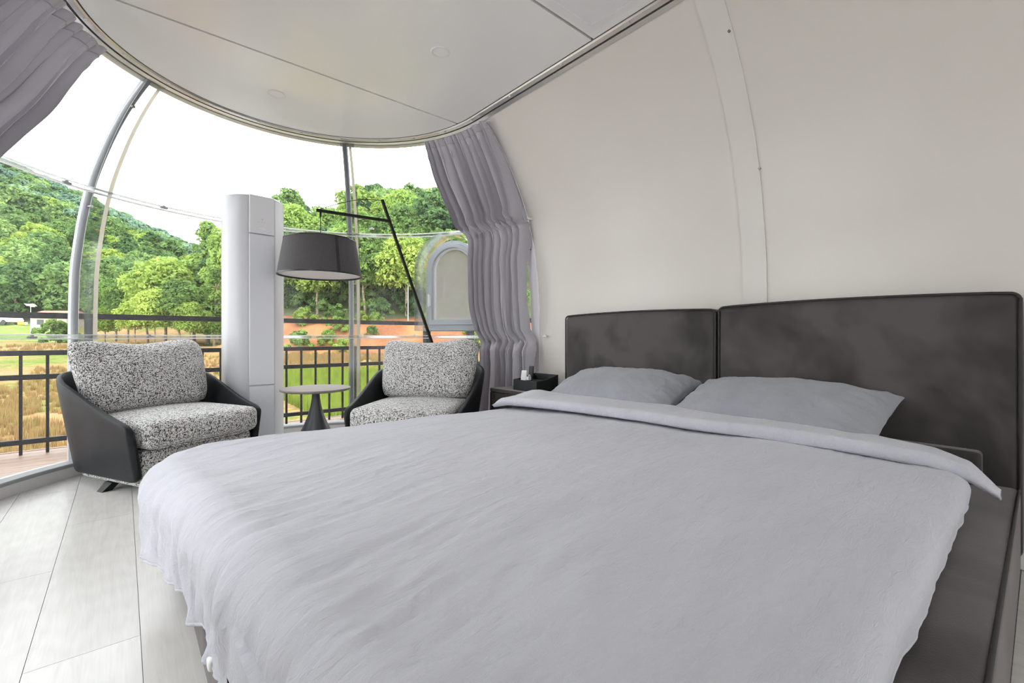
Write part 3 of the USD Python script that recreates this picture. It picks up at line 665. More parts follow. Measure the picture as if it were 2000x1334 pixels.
# ------------------------------------------------------------------ nightstand, tray, remote controls
ns = thing('nightstand', 'dark suede-covered bedside cabinet with a drawer, left of the headboard', 'bedside table')
NX0, NX1, NY0, NY1, NZ = 2.17, 2.45, 2.315, 2.80, .485
put('body', cat_(box(NX0 + .02, NX1, NY0, NY0 + .03, .02, NZ - .03), box(NX0 + .02, NX1, NY1 - .03, NY1, .02, NZ - .03), box(NX1 - .02, NX1, NY0 + .03, NY1 - .03, .02, NZ - .03), box(NX0 + .02, NX1 - .02, NY0 + .03, NY1 - .03, .02, .05)), M['suede'], ns)
put('top', rbox(NX0, NX1 + .005, NY0 - .003, NY1 + .003, NZ - .03, NZ, .006, 3), M['suede'], ns)
put('side_post', rbox(NX0, NX0 + .025, NY0 - .003, NY0 + .027, .02, NZ - .031, .004, 2), M['suede'], ns)
put('side_post', rbox(NX0, NX0 + .025, NY1 - .027, NY1 + .003, .02, NZ - .031, .004, 2), M['suede'], ns)
dr = put('drawer', rbox(NX0 + .006, NX0 + .03, NY0 + .031, NY1 - .031, .27, NZ - .036, .005, 3), M['suede'], ns)
dr = put('drawer', rbox(NX0 + .006, NX0 + .03, NY0 + .031, NY1 - .031, .05, .262, .005, 3), M['suede'], ns)
TX0, TX1, TY0, TY1, TZ = 2.22, 2.44, 2.33, 2.58, NZ + .001
tray = thing('tidy_tray', 'black open tidy tray with sloping sides on the bedside cabinet', 'tray')
def side(y):
    pg = Polygon([(TX0, TZ + .004), (TX1, TZ + .004), (TX1, TZ + .115), (TX0 + .10, TZ + .085), (TX0, TZ + .078)])
    m_ = trimesh.creation.extrude_polygon(pg, .006, engine='earcut'); v = m_.vertices.copy(); m_.vertices = np.stack([v[:, 0], y + v[:, 2], v[:, 1]], 1); m_.invert(); return m_
put('bottom', rbox(TX0, TX1, TY0, TY1, TZ, TZ + .005, .001, 2), M['tray'], tray)
put('side', side(TY0), M['tray'], tray); put('side', side(TY1 - .006), M['tray'], tray)
put('front', rbox(TX0, TX0 + .006, TY0 + .0062, TY1 - .0062, TZ + .005, TZ + .078, .0015, 2), M['tray'], tray)
put('back', rbox(TX1 - .006, TX1, TY0 + .0062, TY1 - .0062, TZ + .005, TZ + .115, .0015, 2), M['tray'], tray)
put('divider', rbox(TX0 + .10, TX0 + .105, TY0 + .0062, TY1 - .0062, TZ + .005, TZ + .080, .0015, 2), M['tray'], tray)
put('inner_tray', rbox(TX0 + .007, TX0 + .099, TY0 + .007, TY1 - .10, TZ + .0052, TZ + .070, .002, 2), M['tray'], tray)
def lean(mesh, loc, tilt, yaw):
    T = trimesh.transformations
    mesh.apply_transform(T.translation_matrix(loc) @ T.rotation_matrix(yaw, [0, 0, 1]) @ T.rotation_matrix(tilt, [0, 1, 0])); return mesh
rc = thing('remote_control', 'small white remote control with a grey display, standing up out of the tray', 'remote control')
L0 = ([TX0 + .045, TY1 - .055, TZ + .011], .22, .35)
put('casing', lean(rbox(-.009, .009, -.022, .022, 0, .135, .006, 3), *L0), M['white_plastic'], rc)
put('display', lean(rbox(-.0105, -.0085, -.014, .014, .068, .118, .0008, 1), *L0), M['ac_panel'], rc)
for k in range(4): put('button', lean(rbox(-.0105, -.0085, -.014 + (k % 2) * .016, -.002 + (k % 2) * .016, .020 + (k // 2) * .02, .032 + (k // 2) * .02, .0008, 1), *L0), M['ac_panel'], rc)
rc = thing('remote_control', 'black remote control standing at the back of the tray beside the white one', 'remote control')
L1 = ([TX0 + .135, TY1 - .040, TZ + .008], .10, .15)
put('casing', lean(rbox(-.008, .008, -.020, .020, 0, .165, .005, 3), *L1), M['black_plastic'], rc)
for k in range(8): put('button', lean(rbox(-.0095, -.0075, -.013 + (k % 2) * .015, -.002 + (k % 2) * .015, .06 + (k // 2) * .025, .072 + (k // 2) * .025, .0008, 1), *L1), M['tray'], rc)
cs = thing('charger_plug', 'white plug lying in the tray behind the white remote', 'plug')
put('casing', rbox(TX0 + .065, TX0 + .095, TY1 - .095, TY1 - .065, TZ + .0715, TZ + .098, .004, 3), M['white_plastic'], cs)
put('cable', tube([(TX0 + .08, TY1 - .08 - .02 * t, TZ + .10 + .012 * math.sin(t * 3)) for t in np.linspace(0, 1, 12)], .0025, 6), M['white_plastic'], cs)

# ------------------------------------------------------------------ armchairs; local frame: x to the sitter's left seen from the front, y to the back
def armchair(name, label, loc, rz, mirror=1):
    c = thing(name, label, 'armchair', loc, rz, 'tweed and leather armchairs')
    W, Dp, RC_ = .375, .86, .32
    # plan path of the shell from the front of one arm round the back to the other
    path = [(-W, y) for y in np.linspace(-0.01, Dp - RC_, 14)]
    path += [(-W + RC_ - RC_ * math.cos(t), Dp - RC_ + RC_ * math.sin(t)) for t in np.linspace(0, PI / 2, 14)[1:]]
    path += [(x, Dp) for x in np.linspace(-W + RC_, W - RC_, 6)[1:-1]]
    path += [(-x, y) for x, y in path[:27][::-1]]
    p = np.array(path); d = np.concatenate([[0], np.cumsum(np.linalg.norm(np.diff(p, axis=0), axis=1))]); n = 140
    t = np.linspace(0, d[-1], n); p = np.stack([np.interp(t, d, p[:, k]) for k in (0, 1)], 1)
    tg = np.gradient(p, axis=0); tg /= np.linalg.norm(tg, axis=1, keepdims=True); nr = np.stack([-tg[:, 1], tg[:, 0]], 1)   # outward
    e = np.minimum(t, d[-1] - t)
    top = .395 + .27 * sstep(-.10, .86, e) ** 1.05; bot = np.full(n, .085)
    k = np.clip(e / .07, 0, 1); rd = .055 * (1 - np.sqrt(1 - (1 - k) ** 2)); top = top - rd; bot = bot + rd
    th = .038 * np.sqrt(np.clip(1 - (1 - np.clip(e / .02, 0.02, 1)) ** 2, 0.02, 1))
    sec = []
    for a_ in np.linspace(0, 2 * PI, 40, endpoint=False):
        cs_, sn = math.cos(a_), math.sin(a_)
        u = np.sign(cs_) * abs(cs_) ** .5; v = np.sign(sn) * abs(sn) ** .22                 # squarish section
        z = (top + bot) / 2 + (top - bot) / 2 * v
        fl = .075 * np.clip((z - .12) / .5, 0, 1.1) - .03                                    # flare outwards with height
        off = th / 2 * u + fl
        sec.append(np.concatenate([p + nr * off[:, None], z[:, None]], 1))
    G = np.stack(sec, 1); g = grid(G, closed_v=True)
    n0 = len(g.vertices); ce = np.stack([G[0].mean(0), G[-1].mean(0)]); j = np.arange(40); L = (n - 1) * 40
    g = trimesh.Trimesh(np.vstack([g.vertices, ce]), np.vstack([g.faces, np.stack([j * 0 + n0, j, (j + 1) % 40], 1), np.stack([j * 0 + n0 + 1, L + (j + 1) % 40, L + j], 1)]), process=False)
    g.fix_normals()
    put('shell', g, M['leather'], c, True, label='black leather wrap-around arm and back shell')
    rim = np.stack([np.concatenate([p[i] + nr[i] * (.019 + .075 * np.clip((top[i] - .13) / .5, 0, 1.1) - .03 - .006), [top[i] - .012]]) for i in range(6, n - 6)])
    put('seam', tube(rim, .0022, 5), M['leather'], c, True)
    put('base', rbox(-.325, .325, .0, .62, .045, .255, .03, 5, (.0, .0, 0), 6), M['tweed'], c, True)
    sc = rbox(-.338, .338, -.055, .72, .262, .415, .045, 7, (0, .03, .022), 14)
    v = sc.vertices; v[:, 1] -= .03 * (1 - (v[:, 0] / .34) ** 2) * (v[:, 1] < .1)
    put('seat_cushion', sc, M['tweed'], c, True)
    put('seat_piping', tube([(x, -.052 - .03 * (1 - (x / .34) ** 2) + .04 * abs(x / .31) ** 8, .268) for x in np.linspace(-.31, .31, 30)], .004, 6), M['tweed'], c, True)
    # big loose back cushion with a dip in the middle of its top edge
    nn = 90; P, Q = np.meshgrid(np.linspace(-1, 1, nn), np.linspace(-1, 1, nn), indexing='ij')
    wid = .37 + .02 * Q; X = P * wid * (1 - .05 * (1 - P ** 2) * 0) * (1 - .07 * (np.abs(Q) ** 6)); Hh = .235
    Zt = Q * Hh * (1 - .10 * np.abs(P) ** 6) + np.clip(Q, 0, 1) ** 2 * (.030 * np.cos(P * 2 * PI * .5 + PI) * 1.0 + .012 * np.sin(P * 3 + 1) - .01)
    pr = ((1 - np.abs(P) ** 3.2).clip(0) * (1 - np.abs(Q) ** 3.0).clip(0)) ** .5
    out = []
    for s in (1, -1):
        u = np.stack([P * 2.6, Q * 2.2, P * 0 + s * 4], -1); T_ = s * (.115 * pr * (1 + .35 * (fbm(u, 2, 5) - .5)) ) + .0
        out.append(grid(np.stack([X, -T_, Zt], -1), flip=(s > 0)))
    cu = cat_(*out); cu.merge_vertices(digits_vertex=5)
    cu.apply_transform(trimesh.transformations.translation_matrix([0, .565, .635]) @ trimesh.transformations.rotation_matrix(-.36, [1, 0, 0]))
    put('back_cushion', cu, M['tweed'], c, True)
    for sx in (-1, 1):
        for y, dy, xx in ((.30, .02, .075), (.56, .03, -.10)):
            leg = trimesh.convex.convex_hull([(sx * (x_ + xx), y + yy, z_) for x_, yy, z_ in ((.20, 0, .047), (.245, 0, .047), (.20, .07, .047), (.245, .07, .047), (.235, dy, .0), (.285, dy, .0), (.235, dy + .05, .0), (.285, dy + .05, .0))])
            put('leg', leg, M['black_metal'], c)
    return c
armchair('armchair', 'black leather and tweed armchair on the left, beside the white air conditioner', (.375, 3.335, 0), math.degrees(math.atan2(.45, .89)))
armchair('armchair', 'black leather and tweed armchair on the right, in front of the grey curtain', (1.37, 2.71, 0), math.degrees(math.atan2(-.75, .66)))

# ------------------------------------------------------------------ round side table
tp = at_depth(617, 757, 3.41); tb = thing('side_table', 'round taupe side table on a dark trumpet-shaped foot between the armchairs', 'side table', (tp[0], tp[1], 0))
put('foot', lathe([(0, 0), (.176, 0), (.178, .004), (.172, .014), (.150, .07), (.120, .15), (.086, .22), (.058, .29), (.039, .36), (.029, .42), (.025, .478), (0, .478)], 64), M['table_base'], tb, 40)
put('top', lathe([(0, .478), (.225, .478), (.242, .484), (.246, .490), (.245, .497), (.240, .500), (0, .500)], 72), M['table_top'], tb, 40)

# ------------------------------------------------------------------ floor lamp
lb = np.array([2.33, 3.40, 0.0]); ls = at_depth(626, 538, 3.4); ldir = ls[:2] - lb[:2]
fl = thing('floor_lamp', 'black leaning floor lamp with a large charcoal drum shade over the side table', 'floor lamp')
put('base', disc([lb[0], lb[1], .0125], .13, t=.025, seg=40), M['black_metal'], fl)
ptop = np.array([*(lb[:2] + ldir * .614), 1.986]); pj = lb + (ptop - lb) * (1.822 / 1.986)
put('pole', beam(lb + [0, 0, .02], ptop, .020, .020), M['black_metal'], fl)
tip = np.array([*(ls[:2] + ldir / np.linalg.norm(ldir) * .03), 1.822])
put('arm', beam(pj, tip, .018, .020), M['black_metal'], fl)
e1 = ptop - [0, 0, .005]; e2 = np.array([ls[0], ls[1], 1.835])
put('wire', tube([e1 + (e2 - e1) * t + [0, 0, .035 * math.sin(PI * t) * (1 - t * .3)] for t in np.linspace(0, 1, 24)], .0022, 6), M['black_metal'], fl)
put('cord', tube([(ls[0], ls[1], z) for z in (1.82, 1.75, 1.60)], .0028, 6), M['black_metal'], fl)
put('cord_grip', lathe([(0, 1.775), (.006, 1.775), (.008, 1.80), (.006, 1.82), (0, 1.82)], 12).apply_translation([ls[0], ls[1], 0]), M['black_metal'], fl)
zb, zt_, rb_, rt_ = 1.335, 1.60, .295, .250
def lamp_lathe(pr, n=72): return lathe(pr, n).apply_translation([ls[0], ls[1], 0])
put('shade', lamp_lathe([(rb_, zb), (rt_, zt_), (rt_ - .004, zt_), (rb_ - .004, zb), (rb_, zb)]), M['shade'], fl, 40)
put('shade_trim', lamp_lathe([(rb_ - .006, zb - .002), (rb_ + .0025, zb - .002), (rb_ + .0015, zb + .008), (rb_ - .006, zb + .008), (rb_ - .006, zb - .002)]), M['black_plastic'], fl, 40)
put('shade_trim', lamp_lathe([(rt_ - .006, zt_ - .006), (rt_ + .003, zt_ - .006), (rt_ + .002, zt_ + .003), (rt_ - .006, zt_ + .003), (rt_ - .006, zt_ - .006)]), M['black_plastic'], fl, 40)
put('diffuser', lamp_lathe([(0, zb + .010), (rb_ - .005, zb + .010), (rb_ - .005, zb + .013), (0, zb + .013)]), M['lamp_inner'], fl)
put('shade_cap', lamp_lathe([(0, zt_ - .004), (rt_ - .004, zt_ - .004), (rt_ - .004, zt_ - .001), (0, zt_ - .001)]), M['shade'], fl)
# vertical black ribbon on the shade, where it faces the room right of centre
va = math.atan2(-ls[1], -ls[0]) + .42
rbn = []
for z, r in ((zb, rb_), (zt_, rt_)):
    rbn.append([(ls[0] + (r + .0018) * math.cos(va + d), ls[1] + (r + .0018) * math.sin(va + d), z) for d in np.linspace(-.042, .042, 6)])
put('ribbon', grid(np.array(rbn)), M['black_plastic'], fl, False)

# ------------------------------------------------------------------ floor-standing air conditioner
acp = at_depth(495, 600, 3.58); face = math.atan2(-acp[1], -acp[0]) + math.radians(16)
ac = thing('air_conditioner', 'tall white floor-standing air conditioner column by the dome wall', 'air conditioner', (acp[0], acp[1], 0), math.degrees(face))
R_, HA = .213, 1.945
pn = math.radians(24)
def ac_outline(r, flat):
    return [(r * math.cos(t), r * math.sin(t)) for t in np.linspace(pn, 2 * PI - pn, 60)] + ([] if flat else [])
pg = Polygon(ac_outline(R_, True))
body = trimesh.creation.extrude_polygon(pg, HA - .03, engine='earcut'); body.apply_translation([0, 0, .02])
put('body', body, M['ac_white'], ac, 30)
put('top_cap', trimesh.convex.convex_hull(np.vstack([[(x, y, HA - .009) for x, y in Polygon(ac_outline(R_, True)).exterior.coords], [(x * .94, y * .94, HA + .002) for x, y in Polygon(ac_outline(R_, True)).exterior.coords]])), M['ac_white'], ac, 20)
put('plinth', trimesh.creation.extrude_polygon(Polygon(ac_outline(R_ - .01, True)), .02, engine='earcut'), M['ac_panel'], ac)
xw = R_ * math.cos(pn); yw = R_ * math.sin(pn) - .0015
put('door_panel', rbox(xw + .0005, xw + .010, -yw, yw, .52, 1.648, .003, 2), M['ac_panel'], ac)
put('lower_panel', rbox(xw + .0005, xw + .010, -yw, yw, .03, .512, .003, 2), M['ac_panel'], ac)
dp = put('display_panel', rbox(xw + .0005, xw + .0115, -yw, yw, 1.656, HA - .004, .003, 2), M['ac_display'], ac)
put('indicator', disc([xw + .0117, .002, 1.765], .004, (1, 0, 0), .001, 12), M['frame_grey'], dp)
put('chrome_strip', rbox(xw + .008, xw + .0115, -yw, yw, .5125, .5195, .001, 1), M['alu'], ac)
for k in range(5): put('touch_mark', rbox(xw + .0112, xw + .0118, -.030 + k * .012, -.026 + k * .012, 1.742, 1.746, .0002, 1), M['frame_grey'], dp)
put('badge', rbox(xw + .0112, xw + .0125, -.026, .026, 1.690, 1.698, .0006, 1), M['white_plastic'], dp)

# ------------------------------------------------------------------ curtains hung from the ceiling track, tied to the dome wall
def curtain(name, label, levels, pleats, seed, tie_z, ns=420, nt=240, hooks=True, amp=0.034):
    """levels: (z, s at the left edge, s at the right edge, distance from the shell, fold depth)."""
    c = thing(name, label, 'curtain', group='grey curtains')
    Z = np.array([l[0] for l in levels]); order = np.argsort(Z)
    f = [PchipInterpolator(Z[order], np.array([l[k] for l in levels], float)[order]) for k in (1, 2, 3, 4)]
    z = np.linspace(Z.max(), Z.min(), nt); u = np.linspace(0, 1, ns)
    zz, uu = np.meshgrid(z, u, indexing='ij')
    rr = np.random.default_rng(seed)
    def bands(n):                                            # folds of uneven width
        w = .45 + rr.random(n) * 1.1; e = np.concatenate([[0], np.cumsum(w)]) / w.sum(); return e
    def phase(e, x): return np.interp(x, e, np.arange(len(e)))
    drift = .035 * (fbm(np.stack([uu * 3, zz * 1.5, zz * 0 + seed], -1), 3, seed) - .5) * np.clip((Z.max() - zz) / .25, 0, 1)
    x_ = np.clip(uu + drift, 0, 1)
    pa_, pb_, pc_ = phase(bands(pleats), x_), phase(bands(pleats - 1), x_), phase(bands(pleats - 3), x_)
    def folds(ph, sharp, salt):
        tri = np.abs((ph % 1) * 2 - 1); am = .45 + 1.0 * noise(np.stack([np.floor(ph + .5) * 3.7, zz * 1.1, zz * 0 + salt], -1), salt)
        return (2 * np.sqrt(np.clip(1 - tri ** 2.4, 0, 1)) ** (1.2 if sharp > .65 else 1.0) - 1.1) * am
    kt = sstep(tie_z + .025, tie_z - .035, zz); kl = sstep(.88, .80, zz)
    top_ = sstep(Z.max() - .17, Z.max() - .02, zz)
    fold = folds(pa_, .75, seed) * (1 - kt) + (folds(pb_, .6, seed + 1) * (1 - kl) + folds(pc_, .7, seed + 2) * kl) * kt
    ph = pa_ * (1 - kt) + pb_ * kt
    w2_ = fbm(np.stack([uu * pleats * 1.6, zz * 4.0, zz * 0], -1), 3, seed + 7) - .5
    near_tie = np.exp(-((zz - tie_z) / .07) ** 2) + np.exp(-((zz - .82) / .10) ** 2)
    cr = 1 - np.abs(2 * fbm(np.stack([uu * pleats * .9 + zz * 5, zz * 9.0 - uu * 6, zz * 0 + 5], -1), 2, seed + 9) - 1)
    dep = 1.45 * f[3](zz) * fold * (1 - .35 * top_) + (.016 * w2_ + .020 * (cr ** 3 - .3) * near_tie) * np.clip((Z.max() - zz) / .2, 0.1, 1)
    # pinched triple pleats under the heading
    dep = dep + .012 * np.exp(-((zz - (Z.max() - .11)) / .03) ** 2) * np.cos((pa_ % 1) * 6 * PI) * np.exp(-(((pa_ % 1) - .5) / .25) ** 2)
    # fullness bulging just above the tie and again where it falls free
    s = f[0](zz) + (f[1](zz) - f[0](zz)) * (uu + .15 / pleats * np.sin(ph * 2 * PI) * np.clip((Z.max() - zz) / .2, 0, 1))
    off = f[2](zz) + dep
    if hooks is not None:
        off = np.maximum(off, .012)
    P = shell(s, zz, off)
    put('cloth', grid(P), M['curtain'], c, True)
    th_ = tube(P[4], .003, 5); put('heading_tape', th_, M['curtain'], c, True)
    if hooks:
        for k in range(pleats + 1):
            i = min(ns - 1, int(k / pleats * (ns - 1))); p0 = P[0, i]; pt = plan(s[0, i], RC - .002)
            put('glider', cat_(tube([(p0[0], p0[1], p0[2] - .012), (p0[0] * .5 + pt[0] * .5, p0[1] * .5 + pt[1] * .5, (p0[2] + HC - .026) / 2), (pt[0], pt[1], HC - .024)], .0028, 6), disc([pt[0], pt[1], HC - .034], .009, t=.012, seg=10)), M['white_plastic'], c)
    return c, P, s
def lv(z, ul, ur, vl, vr, off, dep):
    return None
def edge(pts, off):
    return [on_shell(u, v, off) for u, v in pts]
Lp = edge([(830, 276), (846, 330), (868, 385), (897, 440), (916, 478), (922, 560), (934, 640), (946, 690), (938, 745)], .05)
Rp = edge([(950, 236), (975, 290), (1000, 350), (1022, 410), (1031, 445), (1034, 520), (1040, 640), (1050, 685), (1046, 745)], .05)
Lz = PchipInterpolator([p[1] for p in Lp][::-1], [p[0] for p in Lp][::-1]); Rz_ = PchipInterpolator([p[1] for p in Rp][::-1], [p[0] for p in Rp][::-1])
zlo = max(min(p[1] for p in Lp), min(p[1] for p in Rp))
lev = []
for z, off, dep in ((2.455, .075, .018), (2.40, .07, .028), (2.25, .07, .036), (2.05, .08, .040), (1.90, .10, .042), (1.835, .125, .040), (1.80, .115, .036), (1.775, .07, .026), (1.72, .07, .030), (1.50, .10, .038), (1.20, .12, .042), (.95, .11, .036), (.84, .075, .028), (.76, .11, .038), (.62, .115, .030), (.30, .10, .026), (.03, .10, .026)):
    zc = np.clip(z, zlo, 2.44); lev.append((z, float(Lz(np.clip(z, Lp[-1][1], Lp[0][1]))), float(Rz_(np.clip(z, Rp[-1][1], Rp[0][1]))), off, dep))
c1, CP, cs1 = curtain('curtain', 'grey curtain gathered beside the white wall behind the right armchair', lev, 10, 3, 1.8)
Rl = edge([(193, 106), (132, 172), (62, 235), (2, 281)], .05)
s_top, s_low = Rl[0][0], Rl[-1][0]
lev2 = []
for z, sr, off, dep in ((2.455, s_top, .075, .018), (2.38, None, .07, .030), (2.2, None, .07, .038), (2.05, None, .08, .042), (1.90, None, .08, .042), (1.70, None, .08, .038), (1.52, None, .10, .036), (1.46, None, .07, .026), (1.2, None, .12, .042), (.84, None, .08, .030), (.60, None, .13, .04), (.03, None, .15, .05)):
    if sr is None: sr = float(np.interp(-z, [-p[1] for p in Rl], [p[0] for p in Rl])) if z >= Rl[-1][1] else min(186, Rl[-1][0] + (Rl[-1][1] - z) * (Rl[-1][0] - Rl[-2][0]) / max(1e-6, Rl[-2][1] - Rl[-1][1]))
    lev2.append((z, sr, max(sr + 9, 202 if z > 2.3 else 200), off, dep))
c2, _, _ = curtain('curtain', 'grey curtain gathered at the upper left corner, in front of the hill', lev2, 15, 8, 1.5)
tie = thing('curtain_tie', 'pale elastic tie hooked to the wall beside the right curtain', 'curtain tie')
s, z = on_shell(1036, 428, .02); p = shell(s, z, .02); put('hook', cat_(disc(p, .008, shell(s, z, .1) - p, .03, 10), trimesh.creation.icosphere(2, .009).apply_translation(shell(s, z, .04))), M['white_plastic'], tie)
s2_, z2_ = on_shell(1026, 437, .06)
put('loop', tube([shell(s + (s2_ - s) * t, z - .01 * t - .012 * math.sin(PI * t), .03 + .03 * t) for t in np.linspace(0, 1, 10)], .003, 6), M['white_plastic'], tie)

# ------------------------------------------------------------------ outside: deck and railing
dk = thing('deck', label='pinkish terrace floor outside the clear dome wall', kind='structure')
dpoly = sbox(-5.0, YB - 3, 3.30, 5.16).difference(capsule(1.768))
for k in range(18):
    pg = dpoly.intersection(sbox(-5.0, 3.0 + k * .12 + .002, 3.3, 3.0 + (k + 1) * .12 - .002))
    for gpg in (getattr(pg, 'geoms', [pg])):
        if gpg.area > .002: put('board', trimesh.creation.extrude_polygon(gpg, .03, engine='earcut').apply_translation([0, 0, -.045]), M['deck'], dk, False)
pg = dpoly.intersection(sbox(-5, YB - 3, 3.3, 3.0))
put('deck_floor', cat_(*[trimesh.creation.extrude_polygon(q, .03, engine='earcut').apply_translation([0, 0, -.045]) for q in getattr(pg, 'geoms', [pg])]), M['deck'], dk, False)
put('edge_board', box(-5, 3.32, 5.162, 5.20, -.25, -.012), M['deck'], dk)
put('edge_board', box(3.302, 3.34, -2, 5.16, -.25, -.012), M['deck'], dk)
rl = thing('deck_railing', 'black metal railing with thin uprights along the edge of the terrace', 'railing')
RY, RX, RXL = 5.02, 3.15, -3.6
for z, h in ((1.045, .045), (.757, .038), (.574, .038), (.085, .036)):
    put('rail', box(RXL, RX + .02, RY - .02, RY + .02, z - h / 2, z + h / 2), M['black_metal'], rl)
    put('rail', box(RX - .02, RX + .02, .5, RY - .021, z - h / 2, z + h / 2), M['black_metal'], rl)
for x in (-3.3, -.20, 2.89): put('post', box(x - .034, x + .034, RY - .034, RY + .034, -.012, 1.02), M['black_metal'], rl)
for y in (4.45, 2.9, 1.2): put('post', box(RX - .034, RX + .034, y - .034, y + .034, -.012, 1.02), M['black_metal'], rl)
for k in range(-21, 26):
    x = -.585 + k * .1425
    if min(abs(x - q) for q in (-3.3, -.2, 2.89)) < .04 or x > 3.1 or x < RXL: continue
    put('baluster', box(x - .009, x + .009, RY - .010, RY + .010, -.012, .74), M['black_metal'], rl)
for k in range(20):
    y = 4.88 - k * .1425
    if min(abs(y - q) for q in (4.45, 2.9, 1.2)) < .03: continue
    put('baluster', box(RX - .010, RX + .010, y - .009, y + .009, -.012, .74), M['black_metal'], rl)

# ------------------------------------------------------------------ terrain: fields, an orange bank with trees, a wooded hill to the left
def terr(D, k):
    D, k = np.broadcast_arrays(np.asarray(D, float), np.asarray(k, float))
    wl = sstep(-.50, -.66, k)
    crest = np.interp(k, [-1.9, -1.45, -1.125, -.934, -.742, -.63, -.495, -.3], [125, 108, 74, 56, 36, 26, 22, 24])
    left = -1.6 + 1.9 * sstep(18, 46, D) + 2.2 * sstep(47, 62, D) + crest * np.clip((D - 62) / 160, 0, 1.15) ** 1.15 - np.clip(D - 235, 0, 400) * .25
    right = -1.6 + 1.25 * sstep(15, 33, D) + 2.7 * sstep(33.5, 39, D) + 19 * np.clip((D - 39) / 56, 0, 1.3) ** .9
    z = left * wl + right * (1 - wl)
    x, y = (RGT[0] * k + FWD[0]) * D, (RGT[1] * k + FWD[1]) * D
    return z + (fbm(np.stack([x * .12, y * .12, x * 0], -1), 4, 91) - .5) * np.clip((D - 8) / 60, .06, 1) * 1.6
def spot(u, D): 
    k = (u - 1000) / F_PX; p = ray(u, 658) * D; return np.array([p[0], p[1], float(terr(D, k))])
DD = np.concatenate([np.linspace(3.5, 30, 70), np.linspace(30, 48, 60)[1:], np.geomspace(48, 420, 70)[1:]]); KK = np.linspace(-2.6, 1.2, 220)
G = np.stack([(RGT[0] * KK[None] + FWD[0]) * DD[:, None], (RGT[1] * KK[None] + FWD[1]) * DD[:, None], terr(DD[:, None], KK[None])], -1)
g = grid(G, flip=True)
nd, nk = len(DD), len(KK)
fd = np.repeat(np.broadcast_to(((DD[:-1] + DD[1:]) / 2)[:, None], (nd - 1, nk - 1)).reshape(-1)[None], 2, 0).reshape(-1); fk = np.repeat(np.broadcast_to(((KK[:-1] + KK[1:]) / 2)[None], (nd - 1, nk - 1)).reshape(-1)[None], 2, 0).reshape(-1)
is_left = fk < -.56
verge = is_left & (fd > 46) & (fd < 61) & (fk < -.96); hill_ = (is_left & (fd > 61)) | (~is_left & (fd > 39.5)); bank = (~is_left & (fd > 32.5) & ~hill_)
def sub(mask):
    t = g.copy(); t.update_faces(mask); t.remove_unreferenced_vertices(); return t
put('ground', sub(~(verge | hill_ | bank)), M['ground'], kind='structure', smooth=True, label='dry yellow and orange fields')
put('verge', sub(verge), M['grass'], kind='structure', smooth=True, label='bright green grass verge beside the far road')
put('earth_bank', sub(bank), M['bank'], kind='structure', smooth=True, label='orange earth bank below the trees')
put('hill', sub(hill_), M['hill_soil'], kind='structure', smooth=True, label='wooded hillside')

def blades(n, h, w, seed):
    r = np.random.default_rng(seed); V, Fc = [], []
    for i in range(n):
        a_ = r.random() * 2 * PI; l = r.random(); b = np.array([math.cos(r.random() * 6.3), math.sin(r.random() * 6.3), 0]) * .10 * r.random()
        tip_ = b + [math.cos(a_) * h * .35 * l, math.sin(a_) * h * .35 * l, h * (.7 + .5 * r.random())]; sd = np.array([-math.sin(a_), math.cos(a_), 0]) * w
        o = len(V); V += [b - sd, b + sd, tip_]; Fc.append((o, o + 1, o + 2))
    return trimesh.Trimesh(np.array(V), np.array(Fc), process=False)
def scatter(name, protos, mats, pts, rots, scales, idx, label, cat):
    pi = UsdGeom.PointInstancer.Define(stage, numbered('/World', name)); p = pi.GetPrim(); keys(p, label=label, category=cat, kind='stuff')
    paths = []
    for i, (pm, mt) in enumerate(zip(protos, mats)):
        q = usdkit.mesh(stage, f'{p.GetPath()}/tuft_{i:03d}' if i else f'{p.GetPath()}/tuft', pm, mt, False); paths.append(q.GetPath())
    pi.CreatePrototypesRel().SetTargets(paths)
    pi.CreatePositionsAttr(Vt.Vec3fArray.FromNumpy(np.asarray(pts, np.float32)))
    pi.CreateProtoIndicesAttr(Vt.IntArray.FromNumpy(np.asarray(idx, np.int32)))
    pi.CreateScalesAttr(Vt.Vec3fArray.FromNumpy(np.repeat(np.asarray(scales, np.float32)[:, None], 3, 1)))
    pi.CreateOrientationsAttr(Vt.QuathArray([Gf.Quath(float(math.cos(a_ / 2)), 0, 0, float(math.sin(a_ / 2))) for a_ in rots]))
    return p
r = np.random.default_rng(17)
# rice: a bright green plot right of the white column
def plot(n, inside, ulo, uhi, dlo, dhi):
    out = []
    while len(out) < n:
        u, D = ulo + (uhi - ulo) * r.random(), dlo + (dhi - dlo) * r.random() ** 1.0
        if inside(u, D): out.append(spot(u, D) - [0, 0, .03])
    return np.array(out)
pts = plot(9000, lambda u, D: D > 12.6 + max(0, (640 - u)) * .055, 548, 985, 12.4, 23.5)
scatter('rice_field', [blades(26, .42, .010, 1), blades(26, .38, .010, 2)], [M['rice'], M['rice']], pts, r.random(len(pts)) * 6.28, .8 + .5 * r.random(len(pts)), r.integers(0, 2, len(pts)), 'bright green rice plants in the plot beyond the railing', 'rice')
pts = plot(2600, lambda u, D: fbm(np.array([u * .01, D * .35, 0]), 3, 7) > .47, -80, 445, 8.5, 40)
scatter('dry_grass', [blades(22, .30, .012, 3), blades(22, .24, .014, 4)], [M['dry'], M['dry']], pts, r.random(len(pts)) * 6.28, .6 + .6 * r.random(len(pts)), r.integers(0, 2, len(pts)), 'tufts of dry yellow grass on the field left of the white column', 'grass')
pts = plot(1600, lambda u, D: fbm(np.array([u * .012, D * .30, 4]), 3, 9) > .50, 548, 985, 23.8, 33)
